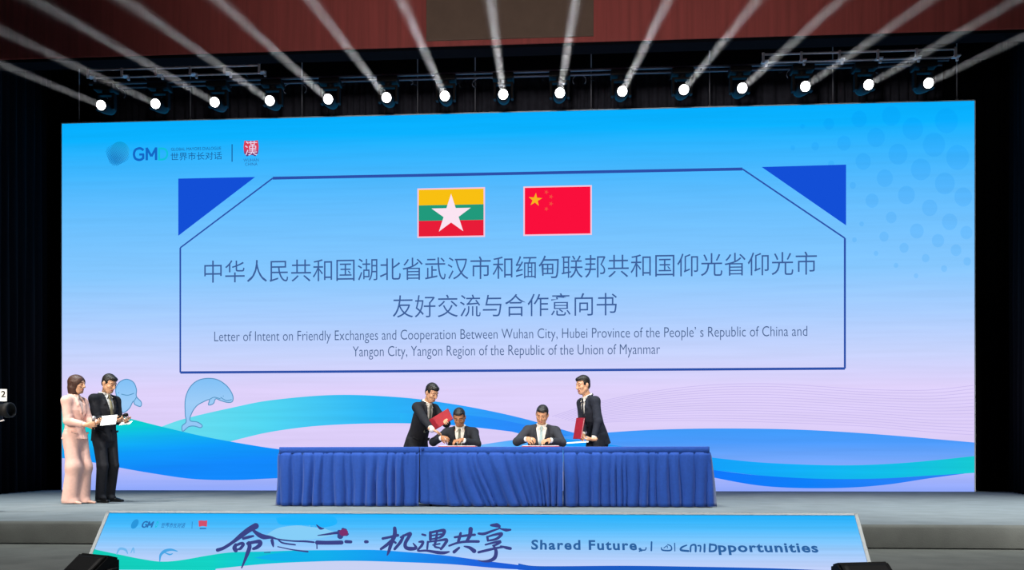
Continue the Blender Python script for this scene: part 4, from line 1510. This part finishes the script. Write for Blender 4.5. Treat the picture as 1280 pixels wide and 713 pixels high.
    # ---- shoes
    for h_, k_, a_, side in legs.values():
        yaw = pose.get('toe', 8) * side
        R = rot('z', yaw)
        base = V3(a_[0], a_[1], 0)
        F = Field(base - .34, base + .34 * V3(1, 1, .5), .006)
        if female:
            F.loft([(base + R @ V3(0, .045, .045), .030, .03), (base + R @ V3(0, -.06, .040), .038, .03), (base + R @ V3(0, -.15, .022), .036, .022), (base + R @ V3(0, -.205, .014), .012, .014)], R @ np.array(((1, 0, 0), (0, 0, -1), (0, 1, 0))).T, .01, .02)
            F.cap(base + R @ V3(0, .045, .04), base + R @ V3(0, .05, .0), .012, .008, .01)
        else:
            Rr = R @ np.array(((1, 0, 0), (0, 0, -1), (0, 1, 0))).T
            F.loft([(base + R @ V3(0, .060, .038), .036, .036), (base + R @ V3(0, -.03, .042), .042, .044), (base + R @ V3(side * .004, -.12, .030), .048, .032), (base + R @ V3(0, -.20, .020), .036, .020)], Rr, .01, .03)
            F.cap(base + R @ V3(0, .015, .05), base + R @ V3(0, .01, .085), .045, .045, .02)
        F.cut(lambda x, y, z: -z + .0015 + 0 * x + 0 * y)
        link_mesh('shoe', F.mesh('shoe'), look.get('shoe', M['shoe']), root)
    out = {}
    for key, (sh, el, w, a, side) in arms.items():
        out[key] = loc + Rz @ w
        out[key + 'd'] = Rz @ nrm(np.array(a['d'], float))
        out[key + 'n'] = Rz @ nrm(np.array(a['n'], float))
    return out


def foot(px, py):
    """Point on the stage floor seen at this pixel."""
    d = ray(px, py)
    t = (EYE - STAGE) / -d.z
    return Vector((d.x * t, d.y * t, STAGE))


def w2(px, py, Y): return tuple(at(px, py, Y))


R_ = math.radians
# --- the two presenters
pw = foot(94, 630)
woman = person('woman in a pale pink trouser suit with bobbed hair, reading from a card', tuple(pw), R_(80),
    dict(s=.985, hs=1.05, female=True, skin=M['skin'], hair=M['hair_brown'], suit=M['pink'], shirt=M['blouse'], shoe=M['shoe_nude'], button=M['pink'], hem=.89),
    dict(head=(8, 8, 0), lean=0, twist=4,
         L=dict(w=(.06, -.32, 1.10), world=False, d=(-.55, -.75, .05), n=(-.3, .25, .9), th=-1, curl=45, pole=(.3, .6, -1)),
         R=dict(w=(-.10, -.27, 1.06), world=False, d=(.55, -.8, .12), n=(.75, .5, .2), th=-1, curl=75, pole=(-.3, .6, -1)),
         lL=(.070, -.02, .09), lR=(-.070, .03, .09)))
pm = foot(130.5, 628)
host = person('man in a black suit holding a microphone and cards beside the woman in pink', tuple(pm), R_(70),
    dict(s=1.03, hs=1.03, skin=M['skin'], hair=M['hair'], suit=M['suit_black'], tie=M['tie_olive'], hem=.84, hairvol=1.05),
    dict(head=(6, 26, 0), lean=2, twist=4,
         L=dict(w=(.10, -.30, 1.15), world=False, d=(-.5, -.85, .05), n=(-.4, .2, .9), th=-1, curl=45, pole=(.3, .6, -1)),
         R=dict(w=(-.09, -.30, 1.14), world=False, d=(.4, -.9, .1), n=(.5, .2, .85), th=1, curl=60, pole=(-.3, .6, -1)),
         lL=(.10, .02, .085), lR=(-.10, -.03, .085), toe=12))

# --- the signers, seated behind the table
SEAT_Y = 11.05
def seat(px): return (at(px, 560, SEAT_Y).x, SEAT_Y, STAGE)
sit = dict(lL=(.11, -.46, .085), lR=(-.11, -.46, .085), kpole=(0, -.4, 1))
m1 = person('seated man with a patterned tie signing, bent over beside the man with the red folder', seat(577.5), R_(-3),
    dict(s=1.0, hs=1.02, skin=M['skin_brown'], hair=M['hair'], suit=M['suit_black'], tie=M['tie_grey'], hem=.86, hairvol=.95, hairline=.074),
    dict(pelvis=(0, .0, .50), lean=15, head=(2, 36, 0),
         R=dict(w=w2(553.5, 547.5, 10.56), d=(.55, -.75, -.18), n=(.55, .35, -.75), th=-1, curl=60, pinch=True, pole=(-.75, .45, -.32)),
         L=dict(w=w2(577, 550.5, 10.54), d=(-.75, -.6, -.1), n=(-.2, .1, -1), th=1, curl=40, pole=(.75, .45, -.32)), **sit))
m2 = person('seated man with a pale blue tie signing papers, head tilted down', seat(676), R_(-2),
    dict(s=1.03, hs=1.0, skin=M['skin_warm'], hair=M['hair'], suit=M['suit_grey'], tie=M['tie_blue'], hem=.86, hairline=.070),
    dict(pelvis=(0, .0, .50), lean=11, roll=2, head=(-10, 32, 10),
         R=dict(w=w2(660, 549, 10.56), d=(.6, -.7, -.15), n=(.55, .35, -.75), th=-1, curl=60, pinch=True, pole=(-.75, .45, -.32)),
         L=dict(w=w2(686, 550.5, 10.54), d=(-.55, -.75, -.12), n=(-.1, .1, -1), th=1, curl=30, pole=(.75, .45, -.32)), **sit))

# --- the two aides standing behind the table
def stand(px, Y): return (at(px, 560, Y).x, Y, STAGE)
a1 = person('standing man in a black suit bending over with a red folder in his hands', stand(525, 11.2), R_(58),
    dict(s=1.0, hs=1.03, skin=M['skin'], hair=M['hair'], suit=M['suit_black'], tie=M['tie_grey'], hem=.80, hairvol=1.1),
    dict(pelvis=(0, .06, .87), lean=21, head=(-4, 32, -4), twist=0,
         L=dict(w=w2(557, 524, 11.0), d=(-.55, -.45, -.2), n=(-.35, -.6, -.5), th=-1, curl=50, pole=(.9, .3, -.6)),
         R=dict(w=w2(541.5, 540, 10.62), d=(.75, -.5, -.35), n=(.2, -.1, -1), th=-1, curl=20, pole=(-.9, .5, -.3), bigcuff=True),
         lL=(.10, .02, .085), lR=(-.10, -.02, .085)))
a2 = person('standing man in a dark suit with black tie and papers, the tallest behind the table', stand(743, 11.15), R_(-62),
    dict(s=1.02, hs=1.03, skin=M['skin'], hair=M['hair'], suit=M['suit_navy'], tie=M['tie_black'], hem=.80, hairvol=1.05),
    dict(pelvis=(0, .05, .92), lean=18, head=(6, 14, 0), twist=0,
         L=dict(w=w2(742, 549.5, 10.83), d=(-.7, -.7, -.05), n=(-.2, .2, .95), th=-1, curl=45, pole=(.6, .8, -.3)),
         R=dict(w=w2(729, 545, 11.0), d=(.55, -.75, -.3), n=(.75, .5, .1), th=-1, curl=60, pole=(-.8, .5, -.3)),
         lL=(.10, .03, .085), lR=(-.10, -.02, .085)))


# ------------------------------------------------------------------ things held and things on the table
def frame_of(x, z):
    """Matrix whose x axis is x and whose z axis is close to z."""
    x = Vector(x).normalized(); z = Vector(z)
    z = (z - x * z.dot(x)).normalized()
    y = z.cross(x)
    return Matrix((x, y, z)).transposed().to_4x4()


def place(o, origin, x, z):
    o.matrix_world = Matrix.Translation(Vector(origin)) @ frame_of(x, z)


def microphone(pos, axis, head_m, label):
    t = thing('microphone', label, 'microphone', (0, 0, 0), 0, None)
    bm = bmesh.new()
    lathe(bm, [(.0, -.001), (.012, 0), (.014, .02), (.017, .15), (.019, .17), (.0, .171)], (0, 0, 0), (1, 0, 0), 16)
    obj('handle', bm, M['black'], t, True)
    bm = bmesh.new()
    lathe(bm, [(.0, .171), (.020, .172), (.026, .186), (.027, .205), (.020, .226), (.0, .232)], (0, 0, 0), (1, 0, 0), 16)
    obj('grille', bm, head_m, t, True)
    place(t, pos, axis, (0, 0, 1) if abs(axis[2]) < .8 * Vector(axis).length else (0, 1, 0))
    return t


def flat_card(name, pos, x, z, w, h, th, m, label, cat, group=None):
    bm = bmesh.new()
    box(bm, (-w / 2, -h / 2, 0), (w / 2, h / 2, th), min(.002, th * .3))
    o = obj(name, bm, m)
    place(o, pos, x, z)
    return tag(o, label, cat, group)


def folder(pos, x, z, w, h, label):
    t = thing('document_folder', label, 'folder', (0, 0, 0), 0, None)
    bm = bmesh.new()
    box(bm, (-w / 2, -h / 2, 0), (w / 2, h / 2, .006), .002)
    box(bm, (-w / 2, -h / 2, .014), (w / 2, h / 2, .020), .002)
    box(bm, (-w / 2 - .001, -h / 2, 0), (-w / 2 + .006, h / 2, .020), .002)
    obj('cover', bm, M['redcover'], t)
    bm = bmesh.new()
    box(bm, (-w / 2 + .008, -h / 2 + .006, .0065), (w / 2 - .008, h / 2 - .006, .0135))
    obj('pages', bm, M['paper'], t)
    place(t, pos, x, z)
    return t


def VV(a): return Vector([float(c) for c in a])


# presenters
g = VV(woman['R']) + VV(woman['Rd']) * .075 + VV(woman['Rn']) * .025
microphone(g - Vector((.01, 0, .12)), (.12, -.05, 1), M['silver'], 'black microphone with a round silver head held by the woman in pink')
c = VV(woman['L']) + VV(woman['Ld']) * .12 + Vector((.05, 0, .03))
flat_card('cue_card', c + Vector((.06, 0, -.01)), Rt + Vector((0, 0, .10)), (0.15, -1, .55), .21, .15, .002, M['paper'], 'large white cue card held by the woman in pink', 'card')
g = VV(host['R']) + VV(host['Rd']) * .07 + VV(host['Rn']) * .03
microphone(g - (Rt * .11), Rt * .95 + Vector((0, 0, .25)), M['black'], 'dark microphone lying across the hands of the man in the black suit')
c = VV(host['L']) + VV(host['Ld']) * .06 + VV(host['Ln']) * -.012
flat_card('cue_card', c + Vector((0, -.03, -.03)), Rt + Vector((0, 0, .12)), (0.1, -.5, 1), .16, .11, .002, M['paper'], 'small white cue card in the hands of the man in the black suit', 'card')

# aides
p = at(551.5, 525, 10.95)
folder(p, at(566, 517, 10.92) - at(541, 532, 10.98), (.15, -1, .35), .32, .17, 'red folder tilted in the hands of the man bending over')
p = at(724.5, 536, 10.93)
folder(p, (0.16, .05, 1), (-.85, -.52, .1), .29, .19, 'red folder held upright against the body of the tall standing man')
c = VV(a2['L']) + VV(a2['Ld']) * .10
flat_card('paper_sheet', at(722, 553.5, 10.72) , Rt + Vector((0, -.1, .06)), (0.0, -.10, 1), .29, .21, .004, M['paper'], 'white papers held out by the tall standing man', 'paper')

# on the table
TZ = TTOP + .0025


def signing_book(px, Y, label):
    t = thing('signing_book', label, 'folder', (at(px, 558, Y).x, Y, TZ))
    bm = bmesh.new()
    box(bm, (-.24, -.16, 0), (.24, .16, .012), .003)
    obj('cover', bm, M['redcover'], t)
    bm = bmesh.new()
    box(bm, (-.232, -.152, .0122), (-.004, .152, .02), .002)
    box(bm, (.004, -.152, .0122), (.232, .152, .02), .002)
    obj('pages', bm, M['paper'], t)


signing_book(573, 10.32, 'open red signing book in front of the man with the patterned tie')
signing_book(676, 10.32, 'open red signing book in front of the man with the pale blue tie')


def pen(h, label):
    w, d, n_ = VV(h['R']), VV(h['Rd']), VV(h['Rn'])
    tip = Vector((w.x + d.x * .16, w.y + d.y * .16 - .01, TZ + .022))
    top = w + d * .04 + Vector((-.02, -.02, .085))
    t = thing('pen', label, 'pen', (0, 0, 0))
    bm = bmesh.new()
    lathe(bm, [(.0, .0), (.0012, .001), (.004, .018), (.0048, .03), (.0048, .09)], (0, 0, 0), (1, 0, 0), 10)
    obj('barrel', bm, M['black'], t, True)
    bm = bmesh.new()
    lathe(bm, [(.0048, .0905), (.0052, .092), (.005, .135), (.0, .138)], (0, 0, 0), (1, 0, 0), 10)
    obj('cap', bm, M['silver'], t, True)
    place(t, tip, top - tip, (0, 0, 1))


pen(m1, 'pen in the hand of the man with the patterned tie')
pen(m2, 'pen in the hand of the man with the pale blue tie')


# ------------------------------------------------------------------ stage monitors and the camera at the edge
def wedge(px, py, Y, w, yaw, label):
    p = at(px, py, Y)
    t = thing('stage_monitor', label, 'loudspeaker', (p.x, Y, STEP + .001), yaw)
    h = p.z - STEP
    d = h * 1.25
    prof = [(0, 0), (0, h * .30), (d * .62, h), (d, h * .86), (d, 0)]      # (back, up): the low side faces the hall
    bm = bmesh.new()
    L = [bm.verts.new((-w / 2, y - d / 2, z)) for y, z in prof]
    R = [bm.verts.new((w / 2, y - d / 2, z)) for y, z in prof]
    bm.faces.new(L); bm.faces.new(R[::-1])
    for i in range(5): bm.faces.new((L[i], R[i], R[(i + 1) % 5], L[(i + 1) % 5]))
    bmesh.ops.bevel(bm, geom=bm.edges[:], offset=.012, segments=2, affect='EDGES')
    obj('cabinet', bm, M['black'], t)
    u = Vector((0, d * .62, h * .70)); n_ = Vector((0, -u.z, u.y)).normalized(); ul = u.length; u.normalize()
    bm = bmesh.new()
    nx = 24
    g = [[None] * (nx + 1) for _ in range(13)]
    for j in range(13):
        for i in range(nx + 1):
            e = min(i, nx - i, j, 12 - j)
            q = Vector((-w / 2 + .025 + (w - .05) * i / nx, -d / 2, h * .30)) + u * (.02 + (ul - .04) * j / 12) + n_ * (.001 if e == 0 else .010)
            g[j][i] = bm.verts.new(q)
    for j in range(12):
        for i in range(nx): bm.faces.new((g[j][i], g[j][i + 1], g[j + 1][i + 1], g[j + 1][i]))
    obj('grille', bm, M['blackmetal'], t, True)
    bm = bmesh.new()
    for sx in (-1, 1):
        tube(bm, [(sx * (w / 2 + .003), d * .1, h * .45), (sx * (w / 2 + .012), d * .1, h * .45), (sx * (w / 2 + .012), d * .35, h * .5), (sx * (w / 2 + .003), d * .35, h * .5)], .008, 8)
    obj('side_handle', bm, M['blackmetal'], t, True)


wedge(112, 693.5, 4.75, .30, R_(-28), 'black stage monitor below the sign, at the presenters\' end')
wedge(1082, 703.5, 4.72, .33, R_(14), 'black stage monitor below the sign, at the end away from the presenters')

# broadcast camera on a pedestal, mostly outside the frame
CY = 8.6
p = at(0, 513, CY)
t = thing('broadcast_camera', 'dark broadcast camera with a white number card, cut by the edge of the picture', 'camera', (p.x, CY, STAGE))
pz = p.z - STAGE
bm = bmesh.new()
box(bm, (-.46, -.09, pz - .12), (-.02, .09, pz + .13), .02)
box(bm, (-.40, -.05, pz + .13), (-.12, .05, pz + .16), .01)
obj('camera_body', bm, M['black'], t)
bm = bmesh.new()
lathe(bm, [(.06, 0), (.066, .02), (.07, .08), (.085, .10), (.085, .16), (.07, .162), (.065, .12), (.0, .115)], (-.03, 0, pz), (1, 0, 0), 24)
obj('lens', bm, M['blackmetal'], t, True)
bm = bmesh.new()
tube(bm, [(-.06, -.10, pz - .10), (.03, -.10, pz - .11), (.07, -.10, pz - .13), (.12, -.10, pz - .12)], .008, 8)
obj('focus_handle', bm, M['alu'], t, True)
bm = bmesh.new()
box(bm, (-.05, -.098, pz + .09), (.150, -.092, pz + .225), .002)
box(bm, (-.05, -.092, pz + .095), (-.03, -.085, pz + .12), .001)
card = obj('number_card', bm, M['paper'], t)
me = text_mesh('2', .02)
co = np.empty(len(me.vertices) * 3, dtype=np.float32); me.vertices.foreach_get('co', co); co = co.reshape(-1, 3)
l_, h_ = co.min(0), co.max(0)
out = np.zeros_like(co)
out[:, 0] = .085 + (co[:, 0] - l_[0]) / (h_[0] - l_[0]) * .05
out[:, 1] = -.0995
out[:, 2] = pz + .135 + (co[:, 1] - l_[1]) / (h_[1] - l_[1]) * .07
me.vertices.foreach_set('co', out.ravel()); me.update(); me.materials.clear()
link_mesh('card_number', me, M['black'], card)
bm = bmesh.new()
box(bm, (-.30, -.06, pz - .20), (-.14, .06, pz - .12), .015)
lathe(bm, [(.04, 0), (.04, pz - .5), (.055, pz - .48), (.055, pz - .2)], (-.22, 0, 0), (0, 0, 1), 16)
lathe(bm, [(.16, 0.0), (.16, .05), (.05, .09)], (-.22, 0, 0), (0, 0, 1), 24)
obj('pedestal', bm, M['blackmetal'], t)
